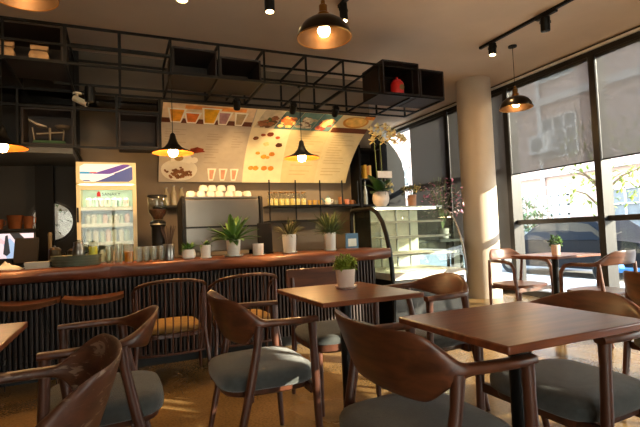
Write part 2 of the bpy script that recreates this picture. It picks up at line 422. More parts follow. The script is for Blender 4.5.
car((14.6, 12.6, -.14), PI/2, ('silver_paint', (170, 176, 182)), 'silver car parked across the road behind the dark one')
sc_ = thing('motor_scooter', 'bright blue scooter parked right of the right mullion', 'scooter', (8.9, 5.45, -.02), PI/2+.3)
M_blue = plain('bright_blue_paint', (60, 140, 215), .3, 0, .6, .03, 2, coat=.6)
for x in (-.62, .62):
    MB().lathe([(.14, -.05), (.22, -.05), (.25, 0), (.22, .05), (.14, .05)], n=20).build('wheel', plain('tyre_rubber', (28, 28, 28), .85), sc_).matrix_local = Matrix.Translation((x, 0, .25)) @ Matrix.Rotation(PI/2, 4, 'X')
MB().loft([[(-.75, -.1, .45), (-.75, .1, .45), (-.75, .1, .62), (-.75, -.1, .62)], [(-.45, -.17, .32), (-.45, .17, .32), (-.45, .17, .7), (-.45, -.17, .7)], [(-.1, -.17, .25), (-.1, .17, .25), (-.1, .17, .66), (-.1, -.17, .66)]]).span(-.1, .42, -.15, .15, .24, .32).loft([[(.34, -.2, .28), (.34, .2, .28), (.4, .2, .28), (.4, -.2, .28)], [(.5, -.22, .75), (.5, .22, .75), (.6, .16, .75), (.6, -.16, .75)], [(.44, -.1, .98), (.44, .1, .98), (.54, .1, .98), (.54, -.1, .98)]]).build('body', M_blue, sc_, bev=.02)
MB().ell((-.32, 0, .73), (.38, .14, .07)).build('saddle', M_blackm, sc_)
MB().tube([(.42, -.33, 1.0), (.46, -.1, .96), (.46, .1, .96), (.42, .33, 1.0)], .017, 8).tube([(.48, 0, .96), (.62, 0, .25)], .03, 8).build('handlebar', M_black, sc_)
ap = struct('wall_arch', MB().prism([(4.0, 0), (XW-.02, 0), (XW-.02, 2.6), (6.3, 2.9), (6.15, 3.14), (5.95, 3.36), (5.7, 3.5), (5.3, 3.58), (4.0, 3.6)], 'y', 9.35, 9.5), M_blackm, label='dark arched partition in front of the white end wall', cat='wall')
# made-up bright court standing in for what the round mirror reflects
struct('reflection_court_wall', MB().span(-2.4, .6, 8.6, 8.75, -.3, 4), plain('white_court', (228, 226, 220), .8), label='made-up white wall standing in for a mirror reflection', cat='wall')
cb = thing('reflection_court_shrub', 'thin branches standing in for those reflected in the mirror', 'shrub', (-.9, 7.7, 0))
mb = MB(); rnd = random.Random(4)
for k in range(12):
    a = rnd.uniform(-1, 1)
    mb.tube([(rnd.uniform(-.1, .1), 0, 0), (a*.2, rnd.uniform(-.2, .2), 1.0), (a*.45, rnd.uniform(-.2, .2), 1.5+rnd.random()*.5)], [.014, .01, .003], 5)
mb.build('stem', plain('pale_bark', (128, 104, 80), .9), cb)
leafcloud(70, (0, 0, 1.5), (.4, .3, .45), .08, 21, 0).build('leaves', M_sage, cb, solid=.001)

# ------------------------------------------------------------------ daylight
wd = bpy.data.worlds.new('sky'); SC.world = wd; wd.use_nodes = True
nt = wd.node_tree; bg = nt.nodes['Background']
tc = nt.nodes.new('ShaderNodeTexCoord'); sx = nt.nodes.new('ShaderNodeSeparateXYZ')
nt.links.new(tc.outputs['Generated'], sx.inputs[0])
nt.links.new(ramp(nt, sx.outputs['Z'], [(.0, lin((238, 228, 212))), (.35, lin((214, 222, 236))), (1, lin((150, 190, 240)))]), bg.inputs['Color'])
bg.inputs['Strength'].default_value = 5.0
sun = bpy.data.lights.new('sun', 'SUN'); sun.energy = 11; sun.color = lin((255, 238, 214))[:3]; sun.angle = math.radians(.35)
so = bpy.data.objects.new('sun', sun); COL.objects.link(so)
az, el = math.radians(45), math.radians(17.5)
so.rotation_euler = V((-math.cos(az)*math.cos(el), math.sin(az)*math.cos(el), -math.sin(el))).to_track_quat('-Z', 'Y').to_euler()
so.location = (12, -8, 6)
SC.view_settings.view_transform = 'Standard'; SC.view_settings.look = 'None'
SC.view_settings.exposure = 1.15; SC.view_settings.gamma = 1
SC.cycles.max_bounces = 10; SC.cycles.transparent_max_bounces = 24
SC.cycles.sample_clamp_indirect = 6; SC.cycles.caustics_reflective = False; SC.cycles.caustics_refractive = False
SC.cycles.use_denoising = True
# ------------------------------------------------------------------ bar counter
M_slat = wood('slat_wood', (30, 18, 12), (60, 38, 27), (30, 30, 4), .55)
bc = thing('bar_counter', 'long dark slatted bar front under the red wood top', 'bar counter', (-3, 4.6, 0))
MB().span(0, 5.8, .22, .55, .1, .88).build('core', M_blackm, bc, smooth=False)
MB().span(0, 5.8, .18, .5, 0, .1).build('plinth', M_black, bc, smooth=False)
mb = MB(); x = .03
while x < 5.76:
    mb.span(x, x+.017, .165, .22, .1, .865); x += .0405
mb.build('slat_cladding', M_slat, bc, smooth=False)
def slab():
    mb = MB(); rings = []; rnd = random.Random(2)
    for i in range(60):
        t = i/59; x = 5.9*t
        e = .035*math.sin(x*2.1+.6)+.018*math.sin(x*5.3)+.01*math.sin(x*11)
        dr = .012*math.sin(x*3.1+1)+.006*math.sin(x*8.3)
        rings.append([(x, .012+e*.3, 1.0), (x, -.012+e*.6, .985), (x, -.02+e, .945), (x, .0+e, .90+dr), (x, .05+e, .878+dr*.5), (x, .62, .88), (x, .62, 1.0)])
    return mb.loft(rings)
m, nt, b = base('live_edge_slab')
v = coords(nt, (1.6, 14, 14)); f = noise(nt, v, 1, 6, 1.2); g = noise(nt, coords(nt, (1.3, 2, 5)), 1, 3, .5)
c1 = ramp(nt, f, [(.3, lin((78, 42, 29))), (.7, lin((116, 66, 46)))])
c2 = ramp(nt, f, [(.3, lin((128, 68, 36))), (.7, lin((178, 104, 54)))])
mk = ramp(nt, g, [(.55, (0, 0, 0, 1)), (.68, (1, 1, 1, 1))])
mx = nt.nodes.new('ShaderNodeMix'); mx.data_type = 'RGBA'
nt.links.new(mk, mx.inputs[0]); nt.links.new(c1, mx.inputs[6]); nt.links.new(c2, mx.inputs[7]); nt.links.new(mx.outputs[2], b.inputs['Base Color'])
b.inputs['Roughness'].default_value = .4; bump(nt, b, f, .1, .004)
s = slab().build('countertop', m, None, ang=50); s.location = (-3, 4.6, 0)
tag(s, 'reddish brown live edge wooden slab on the bar', 'countertop')
sv = thing('service_counter', 'dark work counter behind the bar under the espresso machine', 'counter', (-3, 5.26, 0))
MB().span(0, 5.8, 0, .46, 0, .95).build('cabinet', M_blackm, sv, smooth=False)
MB().span(-.02, 5.82, -.02, .48, .95, .99).build('worktop', M_black, sv, bev=.004, smooth=False)

# ------------------------------------------------------------------ drinks fridge
fr = thing('drinks_fridge', 'tall cream upright drinks fridge with a lit purple sign', 'fridge', (-.135, 6.0, 0))
M_cream = plain('cream_enamel', (232, 214, 172), .4, 0, .5, .03)
W, D = .325, .6
MB().span(-W, W, D-.05, D, 0, 2.16).span(-W, -W+.03, .03, D-.05, 0, 2.16).span(W-.03, W, .03, D-.05, 0, 2.16).span(-W+.03, W-.03, .03, D-.05, 0, .35).span(-W+.03, W-.03, .03, D-.05, 1.9, 2.16).build('body', M_cream, fr, smooth=False)
hd = MB().span(-W, W, -.02, .03, 1.9, 2.16).build('header', M_cream, fr, bev=.006, smooth=False)
def sign_shape(f0, f1, y, n=24, x0=-.285, x1=.285, lo=1.925, hi=2.135):
    top = []; bot = []
    for i in range(n+1):
        x = x0+(x1-x0)*i/n; u = i/n
        e = .03*max(0, abs(u-.5)*2-.85)/.15
        a = max(lo+e, min(hi-e, lo+(hi-lo)*f0(u))); b_ = max(lo+e, min(hi-e, lo+(hi-lo)*f1(u)))
        bot.append((x, y, min(a, b_))); top.append((x, y, max(a, b_)))
    mb = MB(); mb.loft([bot, top], False, False); return mb
E_ = lambda n, c, s=1.6: emit(n, c, s)
sign_shape(lambda u: 0, lambda u: 1, -.0215).build('backlit_panel', E_('sign_white', (236, 238, 240), .2), hd, smooth=False)
sign_shape(lambda u: .40+.05*u, lambda u: .56 if u < .21 else .40+.05*u, -.023).build('cyan_band', E_('sign_cyan', (40, 150, 205), .2), hd, smooth=False)
sign_shape(lambda u: .38+.12*u, lambda u: max(.38+.12*u, .42+.95*(u-.2)**1.0) if u > .2 else .38+.12*u, -.0225).build('purple_swoosh', E_('sign_purple', (92, 62, 150), .2), hd, smooth=False)
sign_shape(lambda u: 0, lambda u: max(0, 1.02*(u-.28)**1.15*1.35) if u > .28 else 0, -.0235).build('blue_swoosh', E_('sign_blue', (64, 78, 140), .2), hd, smooth=False)
sign_shape(lambda u: .40+.60*max(0, u-.55)**1.2*2.2, lambda u: .44+.64*max(0, u-.55)**1.2*2.25, -.0245).build('white_stripe', E_('sign_white', (236, 238, 240), .2), hd, smooth=False)
sign_shape(lambda u: .47+.05*u, lambda u: .54+.06*u if .2 < u < .3 else .47+.05*u, -.0245).build('red_mark', E_('sign_red', (200, 90, 100), .2), hd, smooth=False)
sign_shape(lambda u: .03, lambda u: .09 if .05 < u < .18 else .03, -.0245).build('small_lettering', E_('sign_blue', (64, 78, 140), .2), hd, smooth=False)
dr = MB().span(-W, -W+.045, -.025, .02, .3, 1.885).span(W-.045, W, -.025, .02, .3, 1.885).span(-W+.045, W-.045, -.025, .02, 1.83, 1.885).span(-W+.045, W-.045, -.025, .02, .3, .38).build('door', M_cream, fr, bev=.004, smooth=False)
MB().span(-W+.045, W-.045, -.006, .002, .38, 1.83).build('door_glass', M_clear, dr, smooth=False)
MB().span(-W+.006, -W+.022, -.055, -.025, 1.45, 1.62).build('handle', M_black, dr, smooth=False)
def text_obj(txt, size, mat, parent, loc, rot=(PI/2, 0, 0), name='lettering', depth=.001, sx=1):
    c = bpy.data.curves.new(name, 'FONT'); c.body = txt; c.size = size; c.extrude = depth; c.align_x = 'CENTER'; c.align_y = 'CENTER'
    o = bpy.data.objects.new(name, c); COL.objects.link(o); o.location = loc; o.rotation_euler = rot; o.scale = (sx, 1, 1)
    dg = bpy.context.evaluated_depsgraph_get()
    me = bpy.data.meshes.new_from_object(o.evaluated_get(dg)); me.materials.clear(); me.materials.append(mat)
    bpy.data.objects.remove(o)
    m_ = bpy.data.objects.new(name, me); COL.objects.link(m_); m_.location = loc; m_.rotation_euler = rot; m_.scale = (sx, 1, 1); m_.parent = parent
    return m_
text_obj('SANAKY', .05, plain('sign_ink', (24, 30, 52), .5), dr, (.045, -.009, 1.775), sx=1.05)
MB().prism([(-.11, 1.75), (-.065, 1.75), (-.075, 1.80), (-.09, 1.815), (-.11, 1.79)], 'y', -.0085, -.007).build('emblem', plain('emblem_red', (196, 32, 40), .5), dr, smooth=False)
M_shelfw = plain('white_shelf', (226, 230, 226), .4)
for z in (.62, .92, 1.2, 1.42, 1.62):
    MB().span(-W+.03, W-.03, .06, D-.06, z-.012, z).span(-W+.03, W-.03, .05, .06, z-.03, z+.015).build('shelf', M_shelfw, fr, smooth=False)
MB().span(-W+.04, W-.04, .05, .08, 1.862, 1.875).build('light_tube', emit('fridge_tube', (240, 252, 250), 14), fr, smooth=False)
MB().span(-W+.03, W-.03, D-.06, D-.052, .35, 1.9).build('liner', plain('fridge_liner', (204, 224, 218), .5), fr, smooth=False)
cupc = [(226, 230, 228), (196, 222, 214), (232, 206, 204), (206, 216, 206)]
k = 0
for z, n, h in ((1.62, 7, .13), (1.42, 8, .13), (1.2, 7, .17), (.92, 7, .2)):
    for i in range(n):
        c = plain('cup_tone_%d' % (k % 4), cupc[k % 4], .35); k += 1
        mb = MB().lathe([(.026, 0), (.033, h*.75), (.035, h*.78), (.02, h*.92), (.02, h)], n=14)
        o = mb.build('drink_cup', c); o.location = (-.135-.245+.49*(i+.5)/n+random.uniform(-.006, .006), 6.16+random.uniform(-.03, .03), z)
        tag(o, 'pale lidded drink in a row on a shelf inside the fridge', 'cup', 'drinks in the fridge')

# ------------------------------------------------------------------ curved menu board
ARC = [(6.6, 2.0), (6.47, 2.2), (6.30, 2.38), (6.07, 2.56), (5.81, 2.70), (5.56, 2.82)]
AL = [0]
for i in range(5): AL.append(AL[-1]+math.dist(ARC[i], ARC[i+1]))
def arc(s):
    s = max(0, min(AL[-1], s)); i = max(j for j in range(5) if AL[j] <= s+1e-9)
    t = (s-AL[i])/(AL[i+1]-AL[i])
    def cr(a, b, c, d):
        return .5*((2*b)+(-a+c)*t+(2*a-5*b+4*c-d)*t*t+(-a+3*b-3*c+d)*t**3)
    P_ = [ARC[max(0, i-1)], ARC[i], ARC[i+1], ARC[min(5, i+2)]]
    return cr(*[p[0] for p in P_]), cr(*[p[1] for p in P_])
def on_menu(x, s, off):
    y, z = arc(s); y1, z1 = arc(s+.02); y0, z0 = arc(s-.02)
    d = math.hypot(y1-y0, z1-z0)
    return (x, y-off*(z1-z0)/d, z+off*(y1-y0)/d)
mn = thing('menu_board', 'large curved cream menu board with food pictures above the bar', 'menu board', (0, 0, 0))
MENU_LOC = V((1.9, 6.6, 2.0)); mn.location = MENU_LOC
def mpatch(mb, fx0, fx1, s0, s1, off, n=14):
    rings = []
    for i in range(n+1):
        s = s0+(s1-s0)*i/n
        a = fx0(s) if callable(fx0) else fx0; b_ = fx1(s) if callable(fx1) else fx1
        rings.append([V(on_menu(a+(b_-a)*j/6, s, off))-MENU_LOC for j in range(7)])
    return mb.loft(rings, False, False)
def mblob(mb, x, s, rx, rs, off, n=18, wob=0.0, rnd=random):
    c = V(on_menu(x, s, off))-MENU_LOC; k = len(mb.v); mb.v.append(tuple(c))
    for i in range(n):
        w = 1+wob*rnd.uniform(-1, 1)
        mb.v.append(tuple(V(on_menu(x+rx*w*math.cos(2*PI*i/n), s+rs*w*math.sin(2*PI*i/n), off))-MENU_LOC))
    for i in range(n): mb.f.append((k, k+1+i, k+1+(i+1) % n))
def mp_(name, mb, col, var=.05, par=None):
    return mb.build(name, plain('print_'+name, col, .55, 0, .3, var, 12), par or mn, smooth=True)
SL = AL[-1]
bk = []
for s in [SL*i/24 for i in range(25)]:
    bk.append([V(on_menu(x, s, o))-MENU_LOC for x, o in ((.49, 0), (3.36, 0), (3.36, -.02), (.49, -.02))])
MB().loft(bk).build('backing', plain('menu_edge', (60, 48, 38), .6), mn)
e1 = lambda s: 1.655-.02*s/SL*1.3
e2 = lambda s: 2.245-.07*s/SL
e3 = lambda s: 2.80
mp_('panel_grey', mpatch(MB(), .492, e1, .005, SL-.005, .002), (178, 164, 146))
mp_('panel_cream', mpatch(MB(), e1, e2, .005, SL-.005, .002), (226, 210, 172))
mp_('panel_yellow', mpatch(MB(), e2, e3, .005, SL-.005, .002), (208, 188, 142))
mp_('panel_sand', mpatch(MB(), e3, 3.358, .005, SL-.005, .002), (212, 194, 150))
mp_('photo_strip', mpatch(MB(), .492, 1.62, 1.08, SL-.006, .003), (222, 190, 150), .15)
mp_('orange_wash', mpatch(MB(), .75, 1.5, 1.24, 1.31, .004), (224, 140, 66), .2)
mp_('brown_band', mpatch(MB(), .492, 1.625, .99, 1.08, .004), (96, 50, 28)); mp_('brown_band', mpatch(MB(), 2.79, 3.358, .97, 1.08, .004), (96, 50, 28))
def cup_print(name, x, s, h, w, col, rim=(236, 226, 206)):
    a = mpatch(MB(), lambda q: x-w*(.6+.4*(q-s)/h), lambda q: x+w*(.6+.4*(q-s)/h), s, s+h, .006, 6)
    mp_('cup_halo', mpatch(MB(), lambda q: x-(w+.025)*(.6+.4*(q-s)/h), lambda q: x+(w+.025)*(.6+.4*(q-s)/h), s-.025, s+h+.02, .005, 6), rim)
    mp_(name, a, col, .25)
for i, (x, c, h, w) in enumerate(((.66, (226, 150, 40), .2, .085), (.85, (214, 112, 36), .15, .08), (1.07, (228, 166, 30), .24, .095), (1.24, (176, 130, 130), .19, .07), (1.45, (176, 148, 108), .19, .06))):
    cup_print(['orange_juice_print', 'tea_print', 'mango_juice_print', 'berry_shake_print', 'coffee_shake_print'][i], x, 1.02, h, w, c)
rnd = random.Random(5)
def mosaic(name, x0, x1, s0, s1, cols, n, seed, bgcol, skew=.09):
    f = lambda e: (lambda s: e+skew*(s-s0)/(s1-s0))
    mp_(name, mpatch(MB(), f(x0), f(x1), s0, s1, .004), bgcol, .2)
    r = random.Random(seed)
    for j, c in enumerate(cols):
        mb = MB()
        for _ in range(n):
            s = r.uniform(s0+.05, s0+(s1-s0)*.62)
            mblob(mb, r.uniform(x0+.06, x1-.06)+skew*(s-s0)/(s1-s0), s, r.uniform(.03, .06), r.uniform(.02, .045), .005+.0006*j, 9, .3, r)
        mp_(name+'_food_%s' % 'abc'[j], mb, c, .3) if False else mb.build('food_print', plain('print_food_%d_%d_%d' % c, c, .55, 0, .3, .35, 26), mn)
mosaic('salad_photo', 1.66, 1.93, .98, SL-.01, [(92, 62, 36), (84, 92, 52), (150, 96, 60)], 9, 1, (196, 180, 150))
mosaic('chicken_photo', 1.935, 2.19, .98, SL-.01, [(190, 120, 60), (222, 160, 100), (150, 78, 40)], 8, 2, (70, 92, 92))
mosaic('noodle_photo', 2.195, 2.47, .98, SL-.01, [(180, 160, 130), (130, 96, 70), (206, 190, 160)], 8, 3, (96, 128, 120))
mosaic('platter_photo', 2.475, 2.76, .98, SL-.01, [(196, 120, 80), (150, 70, 60), (210, 170, 110)], 8, 4, (86, 118, 120))
mb = MB(); mblob(mb, 3.1, 1.2, .2, .115, .006, 26); mp_('pizza_crust', mb, (196, 132, 50))
mb = MB(); mblob(mb, 3.1, 1.205, .165, .092, .007, 26); mp_('pizza_cheese', mb, (226, 180, 92), .25)
mp_('amber_corner', mpatch(MB(), 3.2, 3.358, 1.26, SL-.006, .004), (216, 130, 50), .3)
# food spots on the cream panel
for (x, s, r, c) in ((1.74, .77, .04, (110, 66, 32)), (1.83, .84, .035, (150, 70, 34)), (1.93, .86, .05, (112, 50, 26)), (2.05, .80, .035, (176, 84, 46)), (2.1, .66, .05, (78, 44, 24)), (1.91, .67, .045, (196, 190, 130)), (1.82, .50, .035, (214, 140, 50)), (1.92, .44, .045, (216, 150, 50)), (2.03, .49, .045, (190, 120, 40)), (1.98, .43, .03, (206, 150, 60)), (1.76, .24, .04, (206, 136, 50)), (1.83, .24, .045, (214, 140, 52)), (1.96, .24, .045, (206, 130, 48)), (2.06, .24, .045, (210, 128, 46))):
    mb = MB(); mblob(mb, x, s, r, r*.85, .004, 14, .1, rnd); mb.build('dish_print', plain('print_dish_%d_%d_%d' % c, c, .55, 0, .3, .3, 30), mn)
# plate, cup and nuts on the grey panel
mb = MB(); mblob(mb, .76, .2, .24, .16, .004, 26); mp_('plate_print', mb, (214, 204, 184))
mb = MB(); mblob(mb, .78, .36, .14, .11, .005, 22); mblob(mb, .95, .35, .05, .05, .005, 12); mp_('white_cup_print', mb, (226, 218, 200))
mb = MB(); mblob(mb, .745, .38, .06, .05, .006, 14); mp_('coffee_print', mb, (160, 132, 84))
mb = MB()
for _ in range(70): mblob(mb, .76+rnd.gauss(0, .075), .15+rnd.gauss(0, .03), .02, .017, .006+.0001*_, 7, .3, rnd)
mp_('beans_pattern', mb, (128, 84, 48), .4)
mb = MB(); mblob(mb, .97, .52, .11, .05, .005, 12, .25, rnd); mp_('chilli_print', mb, (120, 46, 26), .4)
for x, c in ((1.2, (206, 150, 120)), (1.36, (206, 166, 110)), (1.52, (224, 212, 180))):
    cup_print('dessert_cup_print', x, .07, .13, .034, c, (228, 216, 190))
mb = MB(); r = random.Random(9)
for x0, w, s0, s1 in ((1.08, .22, .27, .80), (.55, .3, .62, .86), (1.42, .16, .5, .86)):
    s = s1
    while s > s0:
        if r.random() < .8: mpatch(mb, x0, x0+w*r.uniform(.4, 1), s, s+.012, .004, 1)
        s -= .045
mp_('price_lettering', mb, (160, 146, 128))
mb = MB()
for x0, w, s0, s1 in ((2.36, .42, .1, .9), (2.88, .4, .1, .9)):
    s = s1
    while s > s0:
        if r.random() < .8: mpatch(mb, x0, x0+w*r.uniform(.4, 1), s, s+.012, .004, 1)
        s -= .05
mp_('dish_lettering', mb, (190, 166, 120))

# ------------------------------------------------------------------ hanging steel frame
fm = thing('hanging_shelf_frame', 'long black steel grid frame overhead above the bar', 'hanging frame', (0, 4.8, 2.9))
ZT, ZB = .36, 0.0
def bar(p, q, w=.022):
    p, q = V(p), V(q); d = q-p; L = d.length
    M = d.to_track_quat('Z', 'Y').to_matrix()
    return MB().box((p+q)/2, (w, w, L), M=M)
xs = [-1.9, -1.42, -.93, -.44, .03, .51, 1.0, 1.5, 2.0, 2.48, 2.97, 3.46, 3.95]
for y, z in ((0, ZT), (.45, ZT), (.9, ZT), (0, ZB), (.9, ZB), (0, .17)):
    x1 = 3.95 if (y, z) != (0, .17) else .51
    bar((-2.0, y, z), (x1, y, z)).build('rail', M_black, fm, smooth=False)
for x in xs:
    w = .03 if x in (-.44, .03) else .02
    bar((x, 0, ZB), (x, 0, ZT), w).build('upright', M_black, fm, smooth=False)
    bar((x, 0, ZT), (x, .9, ZT)).build('cross_bar', M_black, fm, smooth=False)
    bar((x, 0, ZB), (x, .9, ZB)).build('cross_bar', M_black, fm, smooth=False)
    bar((x, .9, ZB), (x, .9, ZT)).build('upright', M_black, fm, smooth=False)
for x in (-1.42, .03, 1.5, 2.97): bar((x, .9, ZT), (x, 1.95, ZT), .02).build('wall_bracket', M_black, fm, smooth=False)
# lower rear grid left of the menu
for x in (-1.9, -1.42, -.98, -.44, -.01, .46):
    bar((x, .9, -.62), (x, .9, 0), .026 if x > -.6 else .02).build('upright', M_black, fm, smooth=False)
for z in (-.62, -.19): bar((-2.0, .9, z), (.47, .9, z), .024).build('rail', M_black, fm, smooth=False)
for x in (-1.42, -.98, -.44): bar((x, .9, -.62), (x, 1.94, -.62), .02).build('cross_bar', M_black, fm, smooth=False)
MB().span(-2.0, .46, .905, .915, -.16, -.02).build('smoked_glass', glass('smoked_glass', (120, 116, 104), .08), fm, smooth=False)
sf = MB().span(-2.2, -.47, 5.74, 6.74, 2.21, 2.29).build('soffit', plain('soffit_grey', (70, 72, 76), .6), None, smooth=False)
sf['kind'] = 'structure'; tag(sf, 'grey soffit slab over the left end of the bar', 'soffit')
sf.name = 'trim_soffit'

def crate(name, label, x0, x1, y0, y1, z0, z1, t=.018, back=True, group=None):
    c = thing(name, label, 'crate', ((x0+x1)/2, y0, z0), 0, group)
    w, d, h = (x1-x0)/2, y1-y0, z1-z0
    MB().span(-w, w, 0, d, 0, t).build('bottom_board', M_crate, c, smooth=False)
    MB().span(-w, w, 0, d, h-t, h).build('top_board', M_crate, c, smooth=False)
    for s in (-1, 1): MB().span(s*w, s*(w-t), 0, d, t, h-t).build('side_board', M_crate, c, smooth=False)
    if back: MB().span(-w+t, w-t, d-t, d, t, h-t).build('back_board', M_crate, c, smooth=False)
    return c
ZR = 2.9+.011
crate('wooden_crate', 'left of two empty dark crates in the frame above the menu', .53, .985, 4.83, 5.35, ZR, ZR+.29)
crate('wooden_crate', 'right of two empty dark crates in the frame above the menu', 1.015, 1.47, 4.83, 5.35, ZR, ZR+.24)
crate('wooden_crate', 'dark crate holding the red tin at the right end of the frame', 3.02, 3.56, 4.78, 5.3, ZR, ZR+.42)
crate('wooden_crate', 'empty dark crate at the far right end of the frame', 3.575, 3.95, 4.78, 5.3, ZR, ZR+.36)
crate('wooden_crate', 'wide dark crate with paper bags at the left of the frame', -1.5, -.46, 4.82, 5.4, ZR, ZR+.34)
crate('wooden_crate', 'dark crate holding the old green scale below the frame', -.95, -.46, 5.72, 6.05, 2.295, 2.70)
crate('wooden_crate', 'empty dark crate right of the security camera above the fridge', .01, .445, 5.72, 6.05, 2.295, 2.70)

# ------------------------------------------------------------------ things in the frame
tin = thing('red_tin', 'small red tin with a round label in the right crate', 'tin', (3.3, 4.9, ZR+.018))
MB().lathe([(.082, 0), (.085, .01), (.085, .15), (.07, .175), (.05, .185)], n=24).build('body', plain('red_enamel', (206, 36, 36), .35), tin)
MB().lathe([(.05, .185), (.052, .2), (.012, .21), (.012, .225), (.02, .235), (.0, .24)], n=20).build('lid', plain('red_enamel', (206, 36, 36), .35), tin)
lb = MB().lathe([(.035, 0), (.035, .006), (.0, .008)], n=20).build('label', plain('olive_label', (120, 96, 50), .6), tin)
lb.matrix_local = Matrix.Translation((.015, -.082, .09)) @ Matrix.Rotation(PI/2, 4, 'X')
M_kraft = plain('kraft_paper', (196, 156, 112), .85, 0, .2, .2, 14, .4)
def bag(x, label, w=.075, h=.15):
    t = thing('paper_bag', label, 'bag', (x, 4.91, ZR+.018))
    rings = []
    for z, k, d in ((0, 1, .05), (h*.25, 1.08, .06), (h*.5, .95, .045), (h*.62, .8, .03), (h*.75, .95, .03), (h, 1.0, .012)):
        rings.append([(w*k*a, d*b_+.004*random.uniform(-1, 1), z) for a, b_ in ((-1, -1), (-.3, -1.15), (.4, -1.05), (1, -1), (1, 1), (.3, 1.1), (-.4, 1.1), (-1, 1))])
    MB().loft(rings).build('sack', M_kraft, t)
    MB().tube([(-w*.82, -.038, h*.62), (0, -.045, h*.62), (w*.82, -.038, h*.62)], .005, 6).build('tie', plain('twine', (90, 66, 42), .9), t)
bag(-.66, 'tied kraft paper bag standing alone in the left crate')
bag(-.93, 'tied kraft paper bag, middle of the three in the left crate', .07, .16)
bag(-1.06, 'tied kraft paper bag nearest the left edge in the crate', .06, .15)
sc = thing('balance_scale', 'old green balance scale with pale pans in a crate', 'scale', (-.7, 5.86, 2.313))
M_green = plain('old_green_paint', (62, 92, 66), .6, 0, .4, .2, 20)
M_tinpan = plain('dull_tin', (150, 138, 120), .45, .6)
MB().loft([[(-.17, -.07, 0), (.17, -.07, 0), (.17, .07, 0), (-.17, .07, 0)], [(-.15, -.055, .05), (.15, -.055, .05), (.15, .055, .05), (-.15, .055, .05)]]).build('base', M_green, sc, bev=.006)
MB().tube([(-.13, 0, .13), (0, 0, .145), (.14, 0, .16)], .009, 8).tube([(0, 0, .05), (0, 0, .2)], .012, 8).tube([(-.15, 0, .05), (-.17, 0, .2)], .008, 8).tube([(.13, 0, .05), (.14, 0, .2)], .008, 8).build('beam', M_tinpan, sc)
MB().lathe([(.02, .195), (.06, .2), (.085, .225), (.08, .225), (.05, .207)], (.13, 0, 0), 20).build('pan', M_tinpan, sc)
MB().loft([[(-.2, -.05, .27), (-.2, .05, .27), (-.2, .05, .285), (-.2, -.05, .285)], [(-.12, -.06, .215), (-.12, .06, .215), (-.12, .06, .24), (-.12, -.06, .24)], [(-.03, -.04, .2), (-.03, .04, .2), (-.03, .04, .215), (-.03, -.04, .215)]]).build('scoop', M_tinpan, sc)
cm = thing('security_camera', 'white bullet security camera under the frame above the fridge', 'camera', (-.41, 5.69, 2.90))
M_wp = plain('white_plastic', (214, 202, 176), .45)
MB().lathe([(.045, -.03), (.045, -.012), (.02, -.012)], n=18).tube([(0, 0, -.03), (0, -.01, -.07), (.02, -.03, -.09)], .014, 8).build('mount', M_wp, cm)
MB().tube([(-.03, .0, -.075), (.1, -.06, -.15)], .034, 16).build('housing', M_wp, cm)
MB().tube([(.1, -.06, -.15), (.105, -.0625, -.153)], .022, 14).build('lens', M_blackm, cm)
def track_spot(name, label, top, aim, L=.13, r=.045, power=0, col=(255, 214, 150), yoke=True, gap=.06):
    t = thing(name, label, 'spotlight', top)
    d = (V(aim)-V(top)).normalized()
    c = V((0, 0, -gap-.02)); a = c-d*L*.45; b_ = c+d*L*.55
    MB().span(-.03, .03, -.03, .03, -.02, 0).tube([(0, 0, 0), (0, 0, -gap)], .008, 8).build('mount', M_black, t, smooth=False)
    if yoke:
        u = d.cross(V((0, 0, 1)));
        if u.length < .1: u = V((1, 0, 0))
        u.normalize()
        MB().tube([c+u*(r+.006), c+u*(r+.006)+V((0, 0, gap*.5)), V((0, 0, -gap*.55)), c-u*(r+.006)+V((0, 0, gap*.5)), c-u*(r+.006)], .006, 6).build('yoke', M_black, t)
    MB().tube([a, a+d*.005, b_-d*.012, b_], [r*.9, r, r, r*.94], 20).build('can', M_black, t)
    MB().tube([b_, b_+d*.002], r*.75, 18).build('lamp_face', emit('spot_face', (255, 214, 150), 14) if power else plain('unlit_lens', (60, 56, 50), .2), t)
    if power:
        p = b_+d*.03
        light_at('spot_light', p, power, col, .03, t, 'SPOT', target=p+d, ang=75)
    return t
bar((-.6, .62, ZB), (3.95, .62, ZB)).build('rail', M_black, fm, smooth=False)
for x, lab, ty in ((1.33, 'black can spotlight hanging before the brown band of the menu', 5.5), (2.06, 'black can spotlight hanging before the chicken photo on the menu', 5.95), (2.66, 'black can spotlight hanging left of the pizza photo on the menu', 5.95)):
    track_spot('menu_spotlight', lab, (x, 5.42, 2.889), (x+.12, 6.35 if ty > 5.6 else 6.0, 2.2), .13, .042, 38, gap=.05)
track_spot('menu_spotlight', 'black can spotlight hanging beside the security camera', (-.27, 5.42, 2.889), (-.27, 5.44, 2.0), .16, .05, 0)
